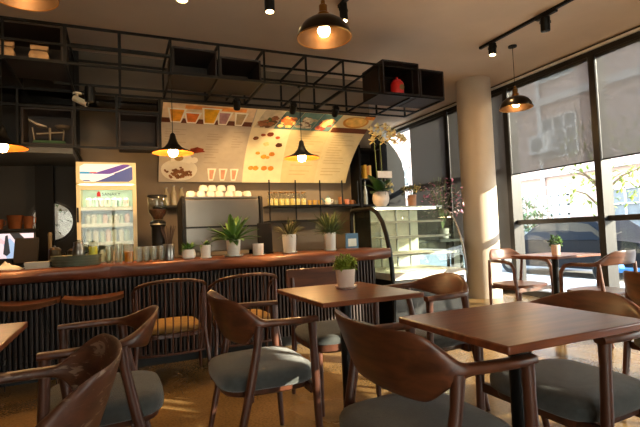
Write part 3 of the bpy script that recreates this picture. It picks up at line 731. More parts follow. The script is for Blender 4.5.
# ------------------------------------------------------------------ behind the bar: wall shelf and jars
ws = thing('wall_shelf', 'thin dark two tier shelf under the menu board', 'shelf', (2.0, 6.4, 1.60))
MB().span(.0, 1.5, 0, .33, .02, .045).span(.0, 1.1, 0, .33, -.2, -.18).build('board', M_black, ws, smooth=False)
for x in (.01, .42, .82, 1.2, 1.48): MB().span(x-.008, x+.008, .005, .02, -.2 if x < 1.15 else .02, .42).build('hanger', M_black, ws, smooth=False)
M_honey = plain('honey_fill', (226, 204, 130), .5, 0, .3, .15, 20)
zs = 1.6455
for i in range(7):
    j = thing('glass_jar', 'clear glass jar in the row on the wall shelf', 'jar', (2.05+.088*i, 6.5+.02*(i % 2), zs), 0, 'glass jars on the wall shelf')
    MB().lathe([(.038, 0), (.042, .01), (.042, .14), (.034, .165), (.034, .185)], n=16, caps=False).build('body', M_jar, j)
    MB().lathe([(.036, .004), (.038, .10), (.0, .102)], n=14).build('filling', M_honey, j)
    MB().lathe([(.037, .185), (.037, .2), (.0, .202)], n=16).build('lid', M_brass, j)
for i in range(3):
    g = thing('tumbler', 'short amber tumbler right of the glass jars on the shelf', 'glass', (2.68+.085*i, 6.5, zs), 0, 'amber tumblers on the wall shelf')
    MB().lathe([(.03, 0), (.036, .075), (.033, .075), (.027, .006), (.0, .006)], n=16, caps=False).build('body', plain('amber_glaze', (176, 140, 66), .25), g)
tp = thing('teapot', 'small white and teal teapot on the wall shelf', 'teapot', (2.98, 6.48, zs))
MB().lathe([(.04, 0), (.055, .03), (.05, .08), (.035, .1), (.035, .105)], n=20).build('body', M_white, tp)
MB().lathe([(.036, .105), (.03, .12), (.008, .126), (.01, .14), (.0, .145)], n=16).build('lid', plain('teal_glaze', (66, 110, 116), .35), tp)
MB().tube([(-.045, 0, .04), (-.09, 0, .08), (-.1, 0, .11)], [.014, .01, .008], 8).build('spout', plain('teal_glaze', (66, 110, 116), .35), tp)
MB().tube([(.045, 0, .08), (.085, 0, .08), (.08, 0, .04), (.05, 0, .03)], .006, 6).build('handle', M_white, tp)
for x, c, lab, h in ((3.12, (120, 112, 92), 'grey green mug on the shelf right of the teapot', .07), (3.21, (150, 96, 52), 'tall brown mug between the small cups on the shelf', .12), (3.32, (206, 128, 100), 'coral pink cup on the wall shelf', .085), (3.41, (150, 92, 50), 'brown cup at the right end of the wall shelf', .07)):
    g = thing('mug', lab, 'mug', (x, 6.5, zs))
    mt = plain('mug_%d' % c[0]+str(c[1]), c, .4)
    MB().lathe([(.03, 0), (.038, h*.2), (.036, h), (.032, h), (.032, .01), (0, .01)], n=18, caps=False).build('body', mt, g)
    MB().tube([(.035, 0, h*.8), (.06, 0, h*.75), (.06, 0, h*.35), (.036, 0, h*.25)], .006, 6).build('handle', mt, g)
cab = thing('bottle_rack', 'dark open shelf rack at the right end of the back wall', 'shelf', (3.44, 6.42, 0))
MB().span(.09, .12, 0, .32, 0, 2.6).span(.47, .5, 0, .32, 0, 2.6).build('upright', M_blackm, cab, smooth=False)
for z in (1.64, 2.06, 2.55): MB().span(.12, .47, 0, .3, z-.025, z).build('board', M_blackm, cab, smooth=False)
MB().span(.12, .47, .3, .32, 0, 2.6).build('back_panel', M_blackm, cab, smooth=False)
bt = thing('bottle', 'tall clear bottle standing in the dark rack', 'bottle', (3.66, 6.5, 1.64))
MB().lathe([(.035, 0), (.038, .02), (.036, .2), (.016, .28), (.014, .36)], n=18).build('body', plain('frosted_bottle', (150, 156, 156), .2, 0, .6), bt)
MB().lathe([(.016, .36), (.016, .39), (0, .392)], n=14).build('cap', M_steel, bt)
for k, (c, h) in enumerate((((214, 170, 60), .22), ((190, 120, 44), .2), ((222, 190, 110), .21))):
    bk_ = thing('book', ['golden yellow book leaning in the dark rack', 'orange brown book in the middle in the dark rack', 'cream yellow book on the right in the dark rack'][k], 'book', (3.65+.042*k, 6.5, 2.06))
    MB().span(-.018, .018, -.07, .07, 0, h).build('cover', plain('cover_%d' % c[1], c, .6), bk_, smooth=False)
    MB().span(-.014, .014, -.066, .072, .004, h+.001).build('pages', plain('page_paper', (226, 216, 190), .8), bk_, smooth=False)
# espresso machine and grinder
em = thing('espresso_machine', 'wide stainless steel espresso machine with its back to the room', 'espresso machine', (1.10, 5.5, .99))
MB().prism([(-.2, .06), (.2, .06), (.2, .62), (-.16, .68), (-.2, .66)], 'x', -.43, .43).build('body', plain('machine_steel', (124, 120, 114), .3, .9, .5, .12, 2), em, bev=.01, smooth=False)
for s in (-1, 1): MB().prism([(-.22, .03), (.22, .03), (.22, .64), (-.17, .7), (-.22, .68)], 'x', s*.43, s*.47).build('side_panel', M_black, em, bev=.008, smooth=False)
MB().span(-.43, .43, -.207, -.2, .33, .35).build('seam_strip', M_black, em, smooth=False)
MB().span(-.42, .42, -.2, .2, .672, .69).build('cup_tray', M_steel, em, smooth=False)
for x in (-.4, .4):
    for y in (-.15, .15): MB().lathe([(.025, 0), (.02, .06)], (x, y, 0), 14).build('foot', M_black, em)
k = 0
for (n, z, y, x0) in ((7, 1.6805, 5.39, .75), (6, 1.6805, 5.51, .80), (4, 1.755, 5.45, .90)):
    for i in range(n):
        mb = MB().lathe([(.048, 0), (.052, .008), (.05, .042), (.038, .068), (.0, .074)], n=18)
        o = mb.build('coffee_cup', M_white); o.location = (x0+.11*i+random.uniform(-.006, .006), y+random.uniform(-.006, .006), z)
        tag(o, 'white cup upside down on top of the espresso machine', 'cup', 'cups on the espresso machine')
gr = thing('coffee_grinder', 'black coffee grinder with a glass hopper left of the espresso machine', 'coffee grinder', (.39, 5.45, .99))
MB().lathe([(.08, .0), (.085, .02), (.085, .03), (.07, .05), (.07, .36), (.085, .38), (.085, .42), (.06, .44)], n=24).build('body', M_black, gr)
MB().lathe([(.055, .44), (.06, .47), (.1, .53), (.105, .68), (.1, .7)], n=24, caps=False).build('hopper', M_case, gr)
MB().lathe([(.05, .45), (.055, .47), (.09, .525), (.095, .56), (.0, .57)], n=20).build('beans', plain('coffee_beans', (62, 34, 22), .6, 0, .4, .4, 60, .5), gr)
MB().lathe([(.107, .7), (.107, .72), (.03, .73), (.0, .732)], n=24).build('hopper_lid', M_black, gr)
MB().lathe([(.087, .385), (.09, .39), (.087, .4)], n=24).build('collar', M_steel, gr)
bl = thing('bottle_ledge', 'short dark wall ledge with bottles left of the menu board', 'shelf', (.44, 6.4, 1.62))
MB().span(-.02, .42, 0, .35, .02, .045).build('board', M_black, bl, smooth=False)
for x in (.02, .38): MB().span(x-.01, x+.01, .1, .35, -.04, .02).build('bracket', M_black, bl, smooth=False)
for i, (x, h) in enumerate(((.58, .25), (.68, .28), (.78, .25))):
    b_ = thing('syrup_bottle', 'clear bottle on the ledge between grinder and espresso machine', 'bottle', (x, 6.5+.02*(i % 2), 1.6655), 0, 'bottles on the wall ledge')
    MB().lathe([(.038, 0), (.04, .01), (.04, h*.6), (.018, h*.8), (.017, h*.94)], n=16).build('body', plain('syrup_glass', (150, 140, 116), .15, 0, .7), b_)
    MB().lathe([(.02, h*.94), (.02, h), (0, h+.001)], n=12).build('cap', M_steel, b_)

# ------------------------------------------------------------------ things standing on the bar top
ZK = 1.0
def rosette(name, label, loc, pr, ph, pot_mat, fr_, fh, leaf_mat, n, seed, cat='potted plant', saucer=None, lw=.045, style='blade', pot_prof=None):
    t = thing(name, label, cat, loc)
    z0 = 0
    if saucer:
        MB().lathe([(saucer*.8, 0), (saucer, .012), (saucer, .018), (saucer*.8, .01), (0, .01)], n=26).build('saucer', pot_mat, t); z0 = .011
    prof = pot_prof or [(pr*.82, 0), (pr*.86, .004), (pr, ph*.96), (pr, ph), (pr*.9, ph), (pr*.88, ph*.85), (0, ph*.85)]
    MB().lathe([(r, z+z0) for r, z in prof], n=28).build('pot', pot_mat, t)
    MB().lathe([(pr*.88, 0), (0, .006)], (0, 0, z0+ph*.88), 18).build('soil', M_soil, t)
    rnd = random.Random(seed); mb = MB(); zt = z0+ph*.9
    if style == 'blade':
        for k in range(n):
            a = rnd.uniform(0, 2*PI); el = rnd.uniform(.25, 1.35)
            L = fh*(.75+.35*rnd.random()) if el > .9 else math.hypot(fr_, fh*.5)*(.8+.3*rnd.random())
            mb.leaf((pr*.3*math.cos(a), pr*.3*math.sin(a), zt), (math.cos(a)*math.cos(el), math.sin(a)*math.cos(el), math.sin(el)), L, lw*rnd.uniform(.8, 1.2), rnd.uniform(.3, .9), .3, 6)
    else:
        for k in range(n):
            a = rnd.uniform(0, 2*PI); r = fr_*rnd.random()**.5; z = zt+fh*(.15+.85*rnd.random())*(1-.35*(r/fr_)**2)
            if k % 6 == 0: mb.tube([(0, 0, zt-.01), (r*.5*math.cos(a), r*.5*math.sin(a), (zt+z)/2), (r*math.cos(a), r*math.sin(a), z)], .0022, 5)
            mb.leaf((r*math.cos(a), r*math.sin(a), z), (rnd.gauss(0, 1), rnd.gauss(0, 1), rnd.gauss(.4, .7)), lw*1.6*rnd.uniform(.7, 1.2), lw, .5, .2, 3)
    mb.build('foliage', leaf_mat, t, solid=.0008)
    return t
M_bush = plain('bush_leaf', (98, 110, 44), .55, 0, .3, .4, 30)
M_olive = plain('olive_leaf', (88, 86, 48), .55, 0, .3, .4, 25)
rosette('potted_succulent', 'small round white pot with stubby green plant on the bar', (.63, 4.8, ZK), .07, .10, M_white, .075, .1, M_leaf, 26, 1, pot_prof=[(.045, 0), (.066, .02), (.07, .055), (.06, .1), (.052, .1), (.05, .085), (0, .085)], lw=.03)
rosette('potted_succulent', 'small square white pot with short green plant on the bar', (.80, 4.8, ZK), .055, .125, M_white, .055, .075, M_leaf, 22, 2, saucer=.062, lw=.03)
rosette('potted_fern', 'largest white pot with broad pointed green leaves on the bar', (1.09, 4.8, ZK), .075, .17, M_white, .24, .30, M_leaf, 44, 3, saucer=.1, lw=.06)
cu = thing('white_cup', 'plain white cup between two plants on the bar', 'cup', (1.35, 4.78, ZK))
MB().lathe([(.045, 0), (.056, .02), (.06, .125), (.055, .125), (.05, .01), (0, .01)], n=26, caps=False).build('body', M_white, cu)
MB().lathe([(.05, 0), (.075, .006), (.075, .01), (.04, .006), (0, .005)], (0, 0, 0), 26).build('saucer', M_white, cu)
rosette('potted_dracaena', 'white pot with thin reddish olive leaves on the bar', (1.73, 4.84, ZK), .08, .2, M_white, .19, .22, M_olive, 46, 5, saucer=.09, lw=.018)
rosette('potted_asparagus_fern', 'white pot with tall feathery plant at the right end of the bar', (2.23, 4.84, ZK), .07, .2, M_white, .14, .3, plain('feathery_leaf', (84, 96, 56), .6, 0, .3, .4, 30), 150, 6, saucer=.075, lw=.018)
bx = thing('card_stand', 'upright black stand on the bar beside the espresso machine', 'stand', (1.52, 5.08, ZK))
MB().span(-.09, .09, -.03, .03, 0, .02).build('base', M_blackm, bx, bev=.004)
MB().span(-.085, .085, -.012, .012, .02, .35).build('panel', M_blackm, bx, bev=.004)
st = thing('steel_shaker', 'polished steel shaker left of the small round pot', 'shaker', (.44, 4.8, ZK))
MB().lathe([(.05, 0), (.052, .01), (.056, .16), (.053, .165), (.05, .15), (.046, .01), (0, .01)], n=26, caps=False).build('body', M_steel, st)
rnd = random.Random(6); mb = MB()
for k in range(16):
    a = rnd.uniform(0, 2*PI); mb.tube([(.02*math.cos(a), .02*math.sin(a), .03), (.03*math.cos(a), .03*math.sin(a), .2), (.07*math.cos(a), .07*math.sin(a), .3+.06*rnd.random())], [.004, .004, .003], 5)
mb.build('straws', plain('brown_straw', (64, 42, 26), .6), st)
tr = thing('green_tray', 'stack of round grey green trays on the bar', 'tray stack', (-.38, 4.84, ZK))
for k in range(4):
    MB().lathe([(.185, 0), (.205, .005), (.215, .028), (.21, .028), (.2, .01), (0, .01)], (random.uniform(-.004, .004), 0, k*.024), 36).build('tray', plain('grey_green_tray', (88, 94, 78), .55), tr)
zt = ZK+.075+.0095
pt = thing('steel_pitcher', 'steel milk pitcher with lid standing on the green trays', 'pitcher', (-.36, 4.83, zt))
MB().lathe([(.05, 0), (.054, .01), (.05, .07), (.04, .1), (.042, .12)], n=26).build('body', M_steel, pt)
MB().lathe([(.044, .12), (.04, .135), (.012, .142), (.012, .155), (0, .158)], n=20).build('lid', M_steel, pt)
MB().tube([(.046, 0, .11), (.085, 0, .1), (.08, 0, .04), (.05, 0, .03)], .006, 8).build('handle', M_black, pt)
lj = thing('lemon_jug', 'small glass jug of pale lemon drink on the green trays', 'jug', (-.24, 4.84, zt))
MB().lathe([(.036, 0), (.042, .01), (.04, .12), (.037, .14)], n=20, caps=False).build('body', M_clear, lj)
MB().lathe([(.036, .003), (.039, .01), (.038, .09), (0, .091)], n=18).build('drink', plain('lemon_drink', (196, 190, 70), .3), lj)
def tumbler(label, x, y, r, h, fill=None, group=None, cat='glass'):
    g = thing('drinking_glass', label, cat, (x, y, ZK), 0, group)
    MB().lathe([(r*.82, 0), (r*.84, .004), (r, h), (r*.95, h), (r*.8, .012), (0, .012)], n=20, caps=False).build('body', M_jar, g)
    if fill: MB().lathe([(r*.78, .013), (r*.78+.15*r*fill[1]/h, fill[1]), (0, fill[1]+.001)], n=18).build('drink', fill[0], g)
    return g
tumbler('tall glass of orange juice on the bar', .07, 4.76, .046, .18, (plain('orange_juice', (226, 146, 20), .3), .11))
tumbler('tall empty glass left of the orange juice', -.02, 4.8, .036, .19)
tumbler('tall empty glass furthest left before the fridge', -.1, 4.86, .034, .17)
for i in range(8):
    tumbler('clear glass in the cluster right of the orange juice', .16+.068*(i % 4)+.015*(i//4), 4.77+.085*(i//4), .03, .15, None, 'clear glasses on the bar')
# far left of the bar
nt_ = thing('folded_napkins', 'low stack of grey paper napkins left of the green trays', 'napkin stack', (-.68, 4.78, ZK))
for k in range(6): MB().box((random.uniform(-.004, .004), 0, .006+k*.0095), (.19, .15, .009), random.uniform(-.03, .03)).build('napkin', plain('napkin_grey', (176, 172, 160), .9), nt_, smooth=False)
cl = thing('white_cloth', 'crumpled white cloth at the left end of the bar', 'cloth', (-.93, 4.78, ZK))
rnd = random.Random(3); rings = []
for i in range(8):
    rings.append([((-.13+.26*j/8), -.09+.18*i/7, max(.002, (.05+.02*math.sin(j*2.1+i*1.3)+.012*rnd.uniform(-1, 1))*math.sin(PI*(i+.15)/7.3)*math.sin(PI*(j+.2)/8.4))) for j in range(9)])
MB().loft(rings, False, False).build('fold', plain('white_linen', (222, 214, 200), .9), cl, solid=.004)
pos = thing('payment_terminal', 'black payment terminal in silhouette at the left of the bar', 'payment terminal', (-.79, 4.92, ZK))
MB().prism([(-.09, 0), (.09, 0), (.07, .05), (-.03, .06)], 'x', -.08, .08).build('base', M_blackm, pos, bev=.006)
MB().prism([(-.07, .05), (-.03, .05), (.07, .26), (.04, .28)], 'x', -.095, .095).build('screen', M_blackm, pos, bev=.006)
for i, (x, y, h, lab) in enumerate(((-.58, 5.06, .15, 'dented dark steel canister left of the trays'), (-.43, 5.15, .13, 'smaller steel canister beside the dark one'))):
    c = thing('steel_canister', lab, 'canister', (x, y, ZK))
    MB().lathe([(.05, 0), (.054, .01), (.054, h), (.056, h+.006), (.03, h+.03), (.012, h+.03), (.012, h+.045), (0, h+.047)], n=22).build('body', plain('dark_steel', (104, 98, 88), .3, .9), c)
    MB().tube([(.05, 0, h*.9), (.085, 0, h*.8), (.08, 0, h*.3), (.052, 0, h*.2)], .006, 6).build('handle', M_black, c)
bb = thing('wooden_pepper_mill', 'pale slim bamboo mill standing behind the canisters', 'mill', (-.66, 5.4, .99))
MB().lathe([(.02, 0), (.022, .01), (.018, .15), (.018, .3), (.021, .32), (.015, .34), (0, .342)], n=18).build('body', wood('bamboo', (84, 68, 40), (112, 92, 56), (20, 20, 3), .5), bb)
mo = thing('bar_monitor', 'flat monitor showing a pink and blue picture behind the bar', 'monitor', (-1.0, 5.5, .99))
MB().span(-.1, .1, -.06, .1, 0, .012).tube([(0, .03, .01), (0, .03, .12)], .02, 10).build('stand', M_black, mo)
MB().span(-.2, .2, -.012, .012, .08, .36).build('housing', M_black, mo, bev=.004)
def sp(name, c, poly, dy, s=.5):
    MB().prism(poly, 'y', -.0132-dy, -.0126).build(name, emit('screen_%s' % name, c, s), mo, smooth=False)
sp('picture', (196, 184, 200), [(-.185, .095), (.185, .095), (.185, .345), (-.185, .345)], 0)
sp('blue_wash', (130, 160, 200), [(-.05, .095), (.1, .095), (.05, .2), (-.02, .3), (-.08, .25)], .0006)
sp('pink_wash', (206, 160, 176), [(-.185, .2), (-.1, .25), (-.02, .22), (-.1, .3), (-.185, .28)], .0009)
sp('dark_figure', (26, 32, 40), [(-.02, .345), (.06, .345), (.185, .2), (.185, .095), (.1, .095), (.08, .2), (.02, .28)], .0012, .3)
sp('dark_fold', (30, 36, 48), [(-.06, .32), (-.04, .33), (-.02, .15), (-.05, .12), (-.08, .14)], .0015, .3)
sh_ = thing('high_ledge', 'dark ledge above the monitor carrying copper pots', 'shelf', (-1.15, 5.62, 1.36))
MB().span(-.5, .32, 0, .3, .0, .025).build('board', M_blackm, sh_, smooth=False)
for x in (-.45, .28): MB().span(x-.015, x+.015, .12, .15, -.37, 0).build('bracket', M_blackm, sh_, smooth=False)
for i, (x, r, h, lab) in enumerate(((-1.02, .075, .14, 'largest copper pot on the ledge above the monitor'), (-1.17, .05, .1, 'small copper pot at the left on the ledge'), (-.9, .05, .13, 'narrow copper pot at the right on the ledge'))):
    c = thing('copper_pot', lab, 'pot', (x, 5.74, 1.385))
    MB().lathe([(r*.7, 0), (r*.8, .01), (r, h), (r*1.06, h+.005), (r*.95, h), (r*.7, .02), (0, .02)], n=22, caps=False).build('body', plain('old_copper', (132, 78, 44), .4, .7, .5, .2), c)
    MB().tube([(r*.9, 0, h*.9), (r*1.35, 0, h*.9), (r*1.3, 0, h*.5), (r*.85, 0, h*.4)], .006, 6).build('handle', plain('old_copper', (132, 78, 44), .4, .7), c)
pl = thing('dark_wall_panel', 'tall black panel standing beside the porthole', 'panel', (-.86, 6.6, 0))
MB().span(-.1, .1, 0, .1, 0, 2.2).build('board', M_blackm, pl, smooth=False)

# ------------------------------------------------------------------ cake display case
dc = thing('display_case', 'curved glass cake display case with lit shelves at the bar end', 'display case', (2.98, 4.7, 0))
CW = 1.12
prof = [(.02, .66), (.03, .80), (.06, .98), (.12, 1.16), (.20, 1.32), (.32, 1.44), (.46, 1.50), (1.02, 1.50)]
MB().span(0, CW, .06, 1.05, 0, .6).build('base_cabinet', M_black, dc, smooth=False)
MB().span(0, CW, .02, 1.05, .6, .68).build('deck', plain('white_deck', (226, 220, 206), .4), dc, smooth=False)
MB().loft([[(.03, y, z) for y, z in prof], [(CW-.02, y, z) for y, z in prof]], False, False).build('front_glass', M_case, dc, ang=60)
for x0 in (.025, CW-.02):
    MB().prism(prof+[(1.02, .66)], 'x', x0, x0+.005).build('end_glass', M_case, dc, smooth=False)
MB().tube([(.0, y, z) for y, z in [(.03, .0), (.0, .4)]+prof[:-1]+[(.72, 1.50), (.95, 1.50), (1.0, 1.47), (1.02, 1.40), (1.02, .62)]], .028, 8).build('end_frame', M_black, dc)
MB().span(.034, .044, .56, .99, .69, 1.49).build('dark_interior_sheet', M_blackm, dc, smooth=False)  # black sheet added to stand for the dark interior behind the frame
MB().tube([(CW, y, z) for y, z in [(.02, .6)]+prof], .012, 8).build('end_trim', M_steel, dc)
MB().span(.0, CW, .44, 1.04, 1.505, 1.525).build('top_slab', plain('pale_glass_top', (120, 128, 116), .15, 0, .6), dc, smooth=False)
MB().span(.02, CW-.02, 1.0, 1.04, .68, 1.505).build('back_panel', plain('case_back', (190, 186, 168), .5), dc, smooth=False)
for z, y0 in ((.90, .14), (1.12, .24), (1.32, .38)):
    sf_ = MB().span(.04, CW-.04, y0, .98, z-.008, z).span(.04, CW-.04, y0, y0+.02, z-.02, z+.006).build('shelf', plain('white_deck', (226, 220, 206), .4), dc, smooth=False)
    MB().span(.06, CW-.06, y0+.02, y0+.035, z-.018, z-.0085).build('light_strip', emit('led_strip', (255, 238, 206), 14), sf_, smooth=False)
MB().span(.06, CW-.06, .5, .53, 1.485, 1.5).build('light_strip', emit('led_strip', (255, 238, 206), 14), dc, smooth=False)
for x in (.2, .45, .72, .95): MB().span(x-.008, x+.008, .985, .999, .68, 1.5).build('shelf_upright', M_steel, dc, smooth=False)
pc = thing('picture_card', 'small blue picture card standing beside the display case', 'card', (2.78, 5.35, .99))
MB().span(-.09, .09, -.01, .01, 0, .2).build('card', plain('blue_card', (70, 110, 160), .5), pc, smooth=False)
MB().span(-.06, .06, -.013, -.01, .03, .13).build('picture', plain('pale_print', (196, 206, 216), .5), pc, smooth=False)
MB().span(-.05, .05, 0, .06, 0, .01).build('foot', M_black, pc, smooth=False)
# orchid, small vase, flower arrangement
ZT2 = 1.525
oc = thing('potted_orchid', 'white orchid with two tall stems in a round white pot', 'potted plant', (3.22, 5.3, ZT2))
MB().lathe([(.06, 0), (.1, .05), (.115, .11), (.105, .17), (.1, .2), (.09, .2), (.09, .18), (0, .18)], n=30).build('pot', plain('blush_white', (226, 212, 202), .4), oc)
mb = MB(); rnd = random.Random(12)
for a, el, L in ((2.6, .9, .26), (3.3, 1.2, .3), (4.6, .6, .24), (5.4, .7, .2), (1.2, .9, .22), (2.0, 1.2, .32), (4.0, 1.0, .28), (3.7, .4, .24), (5.0, 1.1, .24)):
    mb.leaf((.02*math.cos(a), .02*math.sin(a), .19), (math.cos(a)*math.cos(el), math.sin(a)*math.cos(el), math.sin(el)), L, .15, .9, .15, 7, .1)
mb.build('leaves', M_leafd, oc, solid=.003)
paths = [[(-.04, 0, .19), (-.05, 0, .6), (-.06, 0, .9), (-.03, -.03, 1.08), (.08, -.06, 1.12), (.24, -.08, 1.02)], [(.04, .02, .19), (.05, .02, .6), (.04, .02, .86), (.08, -.02, 1.0), (.22, -.06, 1.06), (.42, -.12, .96)]]
for q in paths: MB().tube(q, [.006]*3+[.004]*3, 7).build('stem', plain('green_stem', (112, 130, 80), .6), oc)
M_petal = plain('cream_petal', (238, 222, 168), .6, 0, .3, .06); M_lip = plain('yellow_lip', (206, 160, 50), .6)
cnt = 0
for (x, z) in ((-.14, 1.05), (-.09, .98), (-.05, 1.1), (.0, 1.0), (.06, 1.1), (.05, .92), (.12, .96), (.13, 1.06), (.2, 1.02), (.2, .92), (.27, .98), (.33, .97), (.38, .94), (-.12, .92)):
    mb = MB(); c = V((x, -.07+rnd.uniform(-.03, .03), z-.045)); ax = V((rnd.uniform(-.5, .3), -1, rnd.uniform(-.2, .3))).normalized()
    u = ax.cross(V((0, 0, 1))).normalized(); w_ = u.cross(ax)
    for k in range(5):
        a = 2*PI*k/5+.3; d = u*math.cos(a)+w_*math.sin(a)
        mb.leaf(c, d+ax*.25, .068, .064, -.2, .1, 3, .3)
    f_ = mb.build('flower', M_petal, oc, solid=.001)
    MB().ell(c+ax*.012, (.011, .012, .011), 8, 5).build('lip', M_lip, f_)
MB().span(-.1, .12, -.115, -.112, .38, .47).build('gift_card', plain('white_card', (232, 226, 222), .6), oc, smooth=False)
MB().tube([(.01, -.11, .15), (.01, -.113, .4)], .003, 6).build('card_pick', M_steel, oc)
mb = MB()
for k in range(22): mb.leaf((.08+rnd.uniform(-.03, .05), -.08+rnd.uniform(-.03, .03), .2+rnd.uniform(0, .14)), (rnd.gauss(0, 1), rnd.gauss(-.5, .6), rnd.gauss(.3, .6)), .05, .045, .3, .2, 3, .3)
mb.build('white_blossoms', M_petal, oc, solid=.001)
def bouquet(t, z0, r, h, n, cols, size, seed, stems=10):
    rnd = random.Random(seed)
    mb = MB()
    for k in range(stems):
        a = rnd.uniform(0, 2*PI); q = r*rnd.random()
        mb.tube([(0, 0, z0-.05), (q*.4*math.cos(a), q*.4*math.sin(a), z0+h*.4), (q*math.cos(a), q*math.sin(a), z0+h*rnd.uniform(.6, 1))], .003, 5)
    mb.build('stems', plain('green_stem', (112, 130, 80), .6), t)
    for ci, (nm, m_) in enumerate(cols):
        mb = MB()
        for k in range(n):
            a = rnd.uniform(0, 2*PI); q = r*rnd.random()**.6; z = z0+h*(.3+.7*rnd.random())*(1-.25*(q/r)**2)
            mb.leaf((q*math.cos(a), q*math.sin(a), z), (rnd.gauss(0, 1), rnd.gauss(0, 1), rnd.gauss(.3, .7)), size*rnd.uniform(.7, 1.3), size*.7, .4, .2, 3, .3)
        mb.build(nm, m_, t, solid=.001)
v1 = thing('flower_vase', 'small terracotta vase of cream flowers on the display case', 'vase', (3.72, 5.3, ZT2))
MB().lathe([(.05, 0), (.055, .005), (.062, .15), (.062, .16), (.054, .16), (.05, .02), (0, .02)], n=24, caps=False).build('vase', plain('terracotta', (186, 138, 108), .7), v1)
bouquet(v1, .15, .17, .17, 60, [('cream_blossoms', plain('cream_flower', (206, 190, 130), .7, 0, .2, .2)), ('foliage', M_olive)], .032, 31)
cs = thing('console_table', 'low black console behind the display case with flowers', 'table', (4.72, 6.3, 0))
MB().span(-.55, .55, -.2, .2, .98, 1.02).build('top', M_black, cs, smooth=False)
for x in (-.52, .52):
    for y in (-.17, .17): MB().span(x-.02, x+.02, y-.02, y+.02, 0, .98).build('leg', M_black, cs, smooth=False)
MB().span(-.5, .5, -.17, .17, .3, .33).build('shelf', M_black, cs, smooth=False)
v2 = thing('flower_arrangement', 'tall pink and purple flowers in a pale pot by the column', 'flowers', (4.98, 6.25, 1.02))
MB().lathe([(.07, 0), (.09, .02), (.1, .18), (.09, .18), (.08, .03), (0, .03)], n=24, caps=False).build('pot', plain('pale_grey_pot', (150, 146, 142), .5), v2)
bouquet(v2, .2, .36, .85, 90, [('pink_blossoms', plain('pink_flower', (190, 124, 150), .7, 0, .2, .25)), ('dark_foliage', plain('dark_leaf', (52, 62, 44), .6, 0, .3, .3)), ('pale_blossoms', plain('pale_flower', (204, 180, 180), .7, 0, .2, .15))], .055, 33, 22)

# ------------------------------------------------------------------ lamps
M_bulb = emit('warm_bulb', (255, 222, 170), 16)
LP = (255, 200, 130)
def pend(t, zc, n0):
    MB().lathe([(.06, 0), (.06, -.02), (.0, -.024)], (0, 0, zc), 22).build('ceiling_rose', M_black, t)
    MB().tube([(0, 0, n0), (0, 0, zc-.01)], .004, 6).build('cord', M_black, t)
def dome(label, x, y, z, power, group=None):
    t = thing('dome_pendant_lamp', label, 'pendant lamp', (x, y, z), 0, group)
    pr_ = [(.222, 0), (.220, .02), (.205, .07), (.17, .115), (.12, .15), (.06, .165)]
    MB().lathe(pr_+[(.045, .17), (.0, .172)], n=40, caps=False).build('shade', plain('dark_bronze', (52, 42, 32), .28, .9), t)
    MB().lathe([(r-.004, z_) for r, z_ in pr_][:-1]+[(.02, .16)], n=40, caps=False).build('shade_lining', plain('warm_lining', (78, 58, 40), .42, .9, .5, .06, 3), t)
    MB().lathe([(.224, -.006), (.228, 0), (.224, .006), (.218, 0), (.224, -.006)], n=40, caps=False).build('rim', M_brass, t)
    MB().lathe([(.05, .165), (.05, .2), (.035, .215), (.035, .27), (.018, .28), (.018, .31), (.006, .32)], n=20).build('neck', M_brass, t)
    MB().lathe([(.02, .15), (.022, .12), (.05, .075), (.052, .05), (.036, .02), (.0, .012)], n=18).build('bulb', M_bulb, t)
    pend(t, ZC-z, .31)
    if power: light_at('lamp_light', (0, 0, -.12), power, LP, .045, t)
    return t
dome('dome pendant lamp hanging front and centre over the tables', 1.57, 3.35, 2.81, 8)
dome('dome pendant lamp cut off by the top left corner', -.60, 3.75, 2.99, 8)
dome('dome pendant lamp hanging over the window table', 5.2, 4.77, 2.87, 7)
def hat(label, x, y, z, power):
    t = thing('cone_pendant_lamp', label, 'pendant lamp', (x, y, z))
    pr_ = [(.205, 0), (.195, .012), (.14, .03), (.085, .06), (.05, .10), (.033, .15), (.026, .19)]
    MB().lathe(pr_+[(.012, .205), (.0, .206)], n=40, caps=False).build('shade', M_black, t)
    MB().lathe([(r-.004, z_-.001) for r, z_ in pr_], n=40, caps=False).build('shade_lining', M_copper, t)
    MB().lathe([(.02, .1), (.022, .06), (.046, .03), (.05, .005), (.036, -.03), (.0, -.042)], n=18).build('bulb', M_bulb, t)
    MB().tube([(0, 0, .2), (0, 0, 2.885-z)], .004, 6).build('cord', M_black, t)
    MB().lathe([(.02, 2.889-z), (.02, 2.875-z), (.0, 2.873-z)], n=14).build('cord_grip', M_black, t)
    light_at('lamp_light', (0, 0, -.09), power, LP, .05, t)
    return t
hat('cone pendant lamp at the left edge over the bar', -.945, 4.8, 2.08, 12)
hat('cone pendant lamp hanging before the grey menu panel', .507, 4.8, 2.08, 22)
hat('cone pendant lamp hanging before the yellow menu panel', 1.905, 4.8, 2.065, 22)
tk = thing('ceiling_track', 'black lighting track running along the ceiling near the windows', 'lighting track', (4.77, 0, ZC))
MB().span(-.02, .02, -3.0, 4.95, -.035, 0).build('rail', M_black, tk, smooth=False)
MB().span(-.025, .025, 3.7, 3.98, -.06, -.035).build('power_box', M_black, tk, smooth=False)
track_spot('track_spotlight', 'lit black track spotlight nearest the column', (4.77, 4.72, ZC-.035), (4.4, 4.55, 0), .16, .052, 25, (255, 224, 170))
track_spot('track_spotlight', 'unlit looking black track spotlight right of the other one', (4.77, 3.86, ZC-.06), (5.0, 4.2, 0), .17, .055, 0)
tk2 = thing('ceiling_track', 'short black ceiling track above the centre of the room', 'lighting track', (2.32, 4.42, ZC))
MB().span(-.02, .02, -2.4, .1, -.035, 0).build('rail', M_black, tk2, smooth=False)
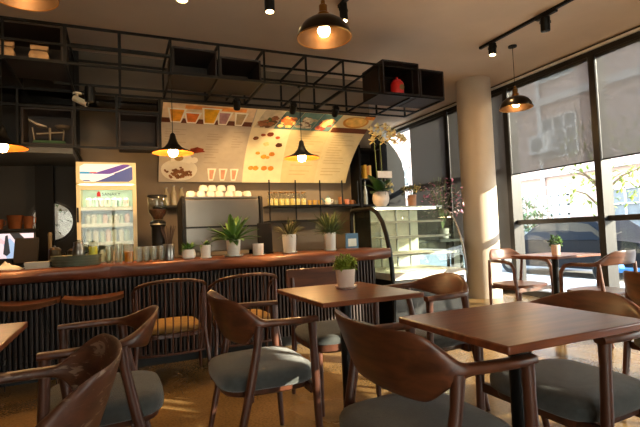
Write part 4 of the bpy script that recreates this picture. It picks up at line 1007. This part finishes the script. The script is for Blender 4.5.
track_spot('track_spotlight', 'black track spotlight beside the front dome pendant lamp', (2.32, 4.42, ZC-.035), (2.36, 4.3, 0), .2, .045, 20, (255, 220, 160))
dl = thing('cylinder_downlight', 'black cylinder downlight on the ceiling left of the dome pendant', 'downlight', (1.39, 4.2, ZC))
MB().tube([(0, 0, 0), (0, 0, -.36), (0, 0, -.37)], [.05, .05, .047], 24).build('can', M_black, dl)
MB().tube([(0, 0, -.3705), (0, 0, -.373)], .038, 20).build('lamp_face', emit('spot_face', (255, 214, 150), 14), dl)
light_at('spot_light', (0, 0, -.4), 25, (255, 220, 160), .03, dl, 'SPOT', target=(0, 0, -3), ang=80)
rd = thing('recessed_downlight', 'round recessed downlight in the ceiling above the bar', 'downlight', (.66, 4.96, ZC))
MB().lathe([(.075, 0), (.075, -.008), (.055, -.01), (.055, -.003)], n=28).build('trim_ring', plain('white_plastic', (214, 202, 176), .45), rd)
MB().lathe([(.053, -.004), (0, -.0045)], n=24).build('lamp_face', emit('spot_face2', (255, 214, 150), 10), rd)
light_at('spot_light', (0, 0, -.03), 20, LP, .04, rd, 'SPOT', target=(0, 0, -3), ang=100)
# ------------------------------------------------------------------ furniture
def u_rail(mb, path, ns=16):
    """path items: (x, y, z, outward normal 2D, thickness, height, lean)"""
    rings = []
    for x, y, z, nrm, th, h, lean in path:
        ring = []
        for j in range(ns):
            a = 2*PI*j/ns; c, s = math.cos(a), math.sin(a); p = .62
            du = math.copysign(abs(c)**p, c)*th/2; dz = math.copysign(abs(s)**p, s)*h/2
            ring.append((x+nrm[0]*(du+lean*dz), y+nrm[1]*(du+lean*dz), z+dz))
        rings.append(ring)
    return mb.loft(rings)
def superell(hx, hy, cx=0, n=28, p=.45, taper=0.0):
    out = []
    for j in range(n):
        a = 2*PI*j/n; c, s = math.cos(a), math.sin(a)
        x = math.copysign(abs(c)**p, c); y = math.copysign(abs(s)**p, s)
        out.append((cx+hx*x, hy*y*(1+taper*x)))
    return out
def cushion(mb, hx, hy, cx, z0, z1, taper=.06):
    h = z1-z0; rings = []
    for k, z in ((.93, 0), (.99, .12), (1, .35), (1, .55), (.96, .78), (.84, .93), (.6, 1.0), (.2, 1.03)):
        rings.append([(x, y, z0+z*h) for x, y in superell(hx*k, hy*k, cx, taper=taper)])
    return mb.loft(rings)
FS = 1.15                     # everything in this script is laid out in one common unit; furniture sizes are real metres x FS
def arm_chair_parts(t, shell_mat=None, arm_z=.675, top=.778, seat=.462, tall=True):
    sm = shell_mat or M_shell
    path = []
    tips = lambda i, u, s: (.19-.22*u, s*(.285+.008*math.sin(PI*u)), arm_z-.004*(1-u), (0, s), .048-.014*abs(u-.4), .030-.004*(1-u), 0)
    for i in range(7): path.append(tips(i, i/6, 1))
    pw = .86 if tall else 1.0
    for i in range(1, 40):
        th = PI/2+PI*i/40
        d = (th-PI/2) if th <= PI else (3*PI/2-th)
        b = smooth01((d-.02)/.8) if tall else smooth01((d-.15)/1.35)
        cx, sy = math.cos(th), math.sin(th)
        x = -.03-.165*abs(cx)**pw; y = .285*math.copysign(abs(sy)**pw, sy)
        nx, ny = cx/.165, sy/.285; L = math.hypot(nx, ny)
        if tall: path.append((x, y, arm_z+b*(top-.1-arm_z), (nx/L, ny/L), .044*(1-b)+.017*b, .030+b*.175, .34*b))
        else: path.append((x, y, arm_z+b*.018, (nx/L, ny/L), .044*(1-b)+.018*b, .030+b*.115, .34*b))
    for i in range(7): path.append(tips(i, 1-i/6, -1))
    mb = MB(); u_rail(mb, path); mb.build('back_shell', sm, t, ang=60)
    mb = MB(); cushion(mb, .225, .24, -.005, .378, seat); mb.build('seat', M_fabric, t, ang=60)
    mb = MB()
    mb.loft([[(x, y, z) for x, y in superell(.205*k, .215*k, -.005, taper=.06)] for z, k in ((.345, .9), (.355, 1), (.384, 1.02))])
    mb.box((.168, 0, .362), (.03, .54, .04)).box((-.115, 0, .362), (.03, .52, .04))
    mb.build('seat_frame', M_dwood, t, bev=.004)
    for s in (-1, 1):
        MB().tube([(.192, s*.276, 0), (.184, s*.28, .22), (.176, s*.284, .42), (.17, s*.286, .58), (.168, s*.286, arm_z-.008)], [.0125, .017, .0195, .018, .021], 12).build('leg', M_dwood, t)
        MB().tube([(-.215, s*.268, 0), (-.165, s*.273, .22), (-.118, s*.279, .42), (-.085, s*.282, .58), (-.075, s*.282, arm_z-.006)], [.0125, .017, .0195, .018, .021], 12).build('leg', M_dwood, t)
    return t
def arm_chair(label, x, y, deg, mat=None, tall=True):
    t = thing('armchair', label, 'chair', (x, y, 0), math.radians(deg), 'tall shell walnut armchairs' if tall else 'round rail walnut armchairs')
    t.scale = (FS, FS, FS)
    return arm_chair_parts(t, mat, tall=tall)
A0 = arm_chair('walnut armchair seen from behind at the left of the nearest table', 1.01, 1.45, 0)
def chair_copy(src, label, x, y, deg): return dup(src, (x, y, 0), math.radians(deg), label)
chair_copy(A0, 'walnut armchair standing alone left of the middle table, facing right', .70, 2.53, 0)
arm_chair('worn walnut armchair nearest at the lower left with scratched back', -.27, 1.50, 180, M_shellscuff)
chair_copy(A0, 'walnut armchair cut off by the right edge, in front of the window', 3.1, 1.62, 0)
B0 = arm_chair('walnut armchair tucked under the right side of the nearest table, back towards the window', 1.83, 1.49, 180, None, False)
chair_copy(B0, 'walnut armchair at the right side of the middle table, near the display case', 1.95, 2.7, 180)
chair_copy(B0, 'walnut armchair at the lower left, farther of the two, seat visible', -.09, 2.44, 180)

def table(label, x, y, w=.66, d=.57, group='square walnut tables', h=.868):
    t = thing('cafe_table', label, 'table', (x, y, 0), 0, group)
    MB().span(-w/2, w/2, -d/2, d/2, h-.026, h).build('tabletop', M_top, t, bev=.005)
    MB().tube([(0, 0, .02), (0, 0, h-.04)], .035, 20).build('pedestal', M_black, t)
    MB().lathe([(.15, 0), (.15, .01), (.05, .022), (0, .023)], n=32).build('base_plate', M_black, t)
    MB().span(-.17, .17, -.025, .025, h-.045, h-.0262).span(-.025, .025, -.17, .17, h-.045, h-.0265).build('top_bracket', M_black, t, smooth=False)
    return t
table('bare walnut table nearest the camera at the right', 1.32, 1.27, .65, .56)
table('walnut table with a pink potted plant in the middle', 1.195, 2.42, .6, .72)
table('small walnut table by the window with a potted plant', 4.39, 3.62, .66, .6)
table('walnut table cut off by the left edge', -.72, 2.14, .66, .6)
ZTB = .868
rosette('potted_boxwood', 'pink pot of bright green bushy plant on the middle table', (1.255, 2.52, ZTB),   .06, .105, M_pink, .068, .1, M_leafy, 480, 41, saucer=.068, lw=.014, style='bush')
rosette('potted_boxwood', 'pale pink pot with small plant on the window table', (4.3, 3.53, ZTB), .046, .11, M_pink, .055, .1, M_leaf, 60, 42, lw=.03, style='bush')

# side chair with a straight panel back at the far side of the middle table
pn = thing('panel_back_chair', 'walnut side chair with straight panel back behind the middle table', 'chair', (1.42, 3.06, 0), -PI/2); pn.scale = (FS, FS, FS)
MB().loft([[(-.235, -.215, .60), (-.235, .215, .60), (-.215, .215, .60), (-.215, -.215, .60)], [(-.262, -.225, .71), (-.262, .225, .71), (-.242, .225, .71), (-.242, -.225, .71)], [(-.285, -.218, .815), (-.285, .218, .815), (-.267, .218, .815), (-.267, -.218, .815)]]).build('back_panel', M_shell, pn, bev=.006)
mb = MB(); cushion(mb, .23, .24, .02, .405, .47); mb.build('seat', M_fabric, pn, ang=60)
MB().loft([[(x, y, z) for x, y in superell(.22*k, .225*k, .02)] for z, k in ((.355, .9), (.37, 1), (.407, 1))]).build('seat_frame', M_dwood, pn)
for s in (-1, 1):
    MB().tube([(.19, s*.19, 0), (.18, s*.19, .39)], [.013, .02], 10).build('leg', M_dwood, pn)
    MB().tube([(-.25, s*.205, 0), (-.2, s*.2, .4), (-.225, s*.19, .6), (-.25, s*.185, .76)], [.013, .02, .017, .012], 10).build('leg', M_dwood, pn)

# spindle chairs at the bar
def spindle_chair(label, x, y, deg=90):
    t = thing('spindle_chair', label, 'chair', (x, y, 0), math.radians(deg), 'spindle chairs at the bar')
    W_ = .275
    mb = MB(); cushion(mb, .24, .25, .08, .42, .49, 0); mb.build('seat_cushion', M_gold, t, ang=60)
    MB().loft([[(xx, yy, z) for xx, yy in superell(.25*k, .262*k, .07, p=.5)] for z, k in ((.385, .95), (.39, 1), (.42, 1))]).build('seat', M_dwood, t)
    def up(th, z):   # curve around the back: th 0..pi from +y side to -y side
        lean = (z-.42)*.22
        return (-.1-(.10+lean)*math.sin(th)+.0, (W_+.0+.02*(z-.4))*math.cos(th), z)
    top = [(.16, W_+.02, .70), (.06, W_+.018, .76)]+[up(PI*i/14, .80+.075*math.sin(PI*i/14)) for i in range(15)]+[(.06, -W_-.018, .76), (.16, -W_-.02, .70)]
    MB().tube(top, [.012]+[.017]*(len(top)-2)+[.012], 10, flat=.8).build('top_rail', M_dwood, t)
    low = [up(PI*i/14, .25) for i in range(15)]
    MB().tube(low, .011, 8).build('stretcher', M_dwood, t)
    for i in range(1, 14):
        th = PI*i/14
        MB().tube([up(th, .25), up(th, .80+.075*math.sin(th))], [.0065, .005], 7).build('spindle', M_dwood, t)
    for s in (-1, 1):
        MB().tube([(-.19, s*(W_+.035), 0), (-.11, s*W_, .42), (-.12, s*(W_+.005), .79)], [.014, .018, .013], 10).build('leg', M_dwood, t)
        MB().tube([(.28, s*(W_+.01), 0), (.2, s*W_, .4), (.155, s*(W_+.02), .70)], [.014, .018, .012], 10).build('leg', M_dwood, t)
    return t
sp0 = spindle_chair('spindle back chair with ochre cushion at the bar, left one', .385, 4.22)
dup(sp0, (1.035, 4.22, 0), PI/2, 'spindle back chair with ochre cushion at the bar, right one')

# bar stools
M_stool = wood('stool_seat', (66, 38, 25), (116, 72, 46), (3, 24, 24), .32)
def bar_stool(label, x, y):
    t = thing('bar_stool', label, 'stool', (x, y, 0), 0, 'saddle bar stools')
    rings = []
    for i in range(17):
        u = -1+2*i/16; xx = .235*u; d = .165*(1-.22*abs(u)**3)
        z = .74+.022*abs(u)**2.2; th = .048-.016*abs(u)**2
        rings.append([(xx, -d, z), (xx, -d*.6, z-.006), (xx, 0, z-.008), (xx, d*.6, z-.006), (xx, d, z), (xx, d*.9, z-th), (xx, 0, z-th-.012), (xx, -d*.9, z-th)])
    MB().loft(rings).build('seat', M_stool, t, ang=50)
    for sx in (-1, 1):
        for sy in (-1, 1):
            MB().tube([(sx*.12, sy*.08, .71), (sx*.19, sy*.17, 0)], .0045, 7).build('leg', M_black, t)
    q = [(-.168, -.135, .28), (.168, -.135, .28), (.168, .135, .28), (-.168, .135, .28), (-.168, -.135, .28)]
    MB().tube(q, .004, 6).build('foot_ring', M_black, t)
    return t
b0 = bar_stool('wooden saddle bar stool nearest the spindle chairs', -.22, 4.42)
dup(b0, (-.72, 4.44, 0), 0, 'wooden saddle bar stool cut by the left edge at the bar')

# elbow chairs at the window table
def elbow_chair(label, x, y, deg):
    t = thing('elbow_chair', label, 'chair', (x, y, 0), math.radians(deg), 'elbow chairs at the window'); t.scale = (FS, FS, FS)
    path = []
    n = 40
    for i in range(n+1):
        th = PI*.5+PI*i/n
        b = smooth01((th-PI/2-.35)/.8) if th <= PI else smooth01((3*PI/2-th-.35)/.8)
        xx = -.04+.22*math.cos(th); yy = .265*math.sin(th)
        nx, ny = math.cos(th)/.22, math.sin(th)/.265; L = math.hypot(nx, ny)
        path.append((xx, yy, .685+.055*b, (nx/L, ny/L), .034*(1-b)+.02*b, .034+.085*b, .2*b))
    mb = MB(); u_rail(mb, path, 14); mb.build('top_rail', M_shellr, t, ang=60)
    for s in (-1, 1):
        MB().tube([(-.06, s*.265, .685), (.06, s*.262, .682), (.14, s*.258, .665), (.18, s*.255, .61), (.19, s*.25, .45), (.2, s*.24, 0)], [.017, .018, .018, .018, .017, .012], 10).build('leg', M_shellr, t)
        MB().tube([(-.22, s*.2, 0), (-.19, s*.22, .42), (-.17, s*.235, .69)], [.012, .018, .015], 10).build('leg', M_shellr, t)
    MB().loft([[(xx, yy, z) for xx, yy in superell(.225*k, .23*k, .0, p=.55)] for z, k in ((.415, .93), (.42, .98), (.438, 1), (.445, .97), (.44, .5))]).build('seat', M_shellr, t)
    MB().box((.185, 0, .40), (.025, .46, .04)).box((-.185, 0, .40), (.025, .42, .04)).box((0, .17, .402), (.36, .02, .03)).box((0, -.17, .402), (.36, .02, .03)).build('seat_frame', M_shellr, t, smooth=False)
    return t
M_shellr = wood('reddish_walnut', (70, 42, 31), (112, 72, 54), (20, 5, 24), .34)
elbow_chair('reddish walnut elbow chair at the far side of the window table', 4.40, 4.14, -90)
elbow_chair('reddish walnut elbow chair at the near side of the window table', 4.5, 3.2, 90)

# ------------------------------------------------------------------ bring the layout unit to real metres (uniform about the origin)
K = 1/FS
for o in list(SC.objects):
    if o.parent is None:
        o.location = V(o.location)*K
        if o.type not in ('CAMERA', 'LIGHT'): o.scale = V(o.scale)*K
for l in bpy.data.lights:
    if l.type != 'SUN':
        l.energy *= K*K; l.shadow_soft_size *= K
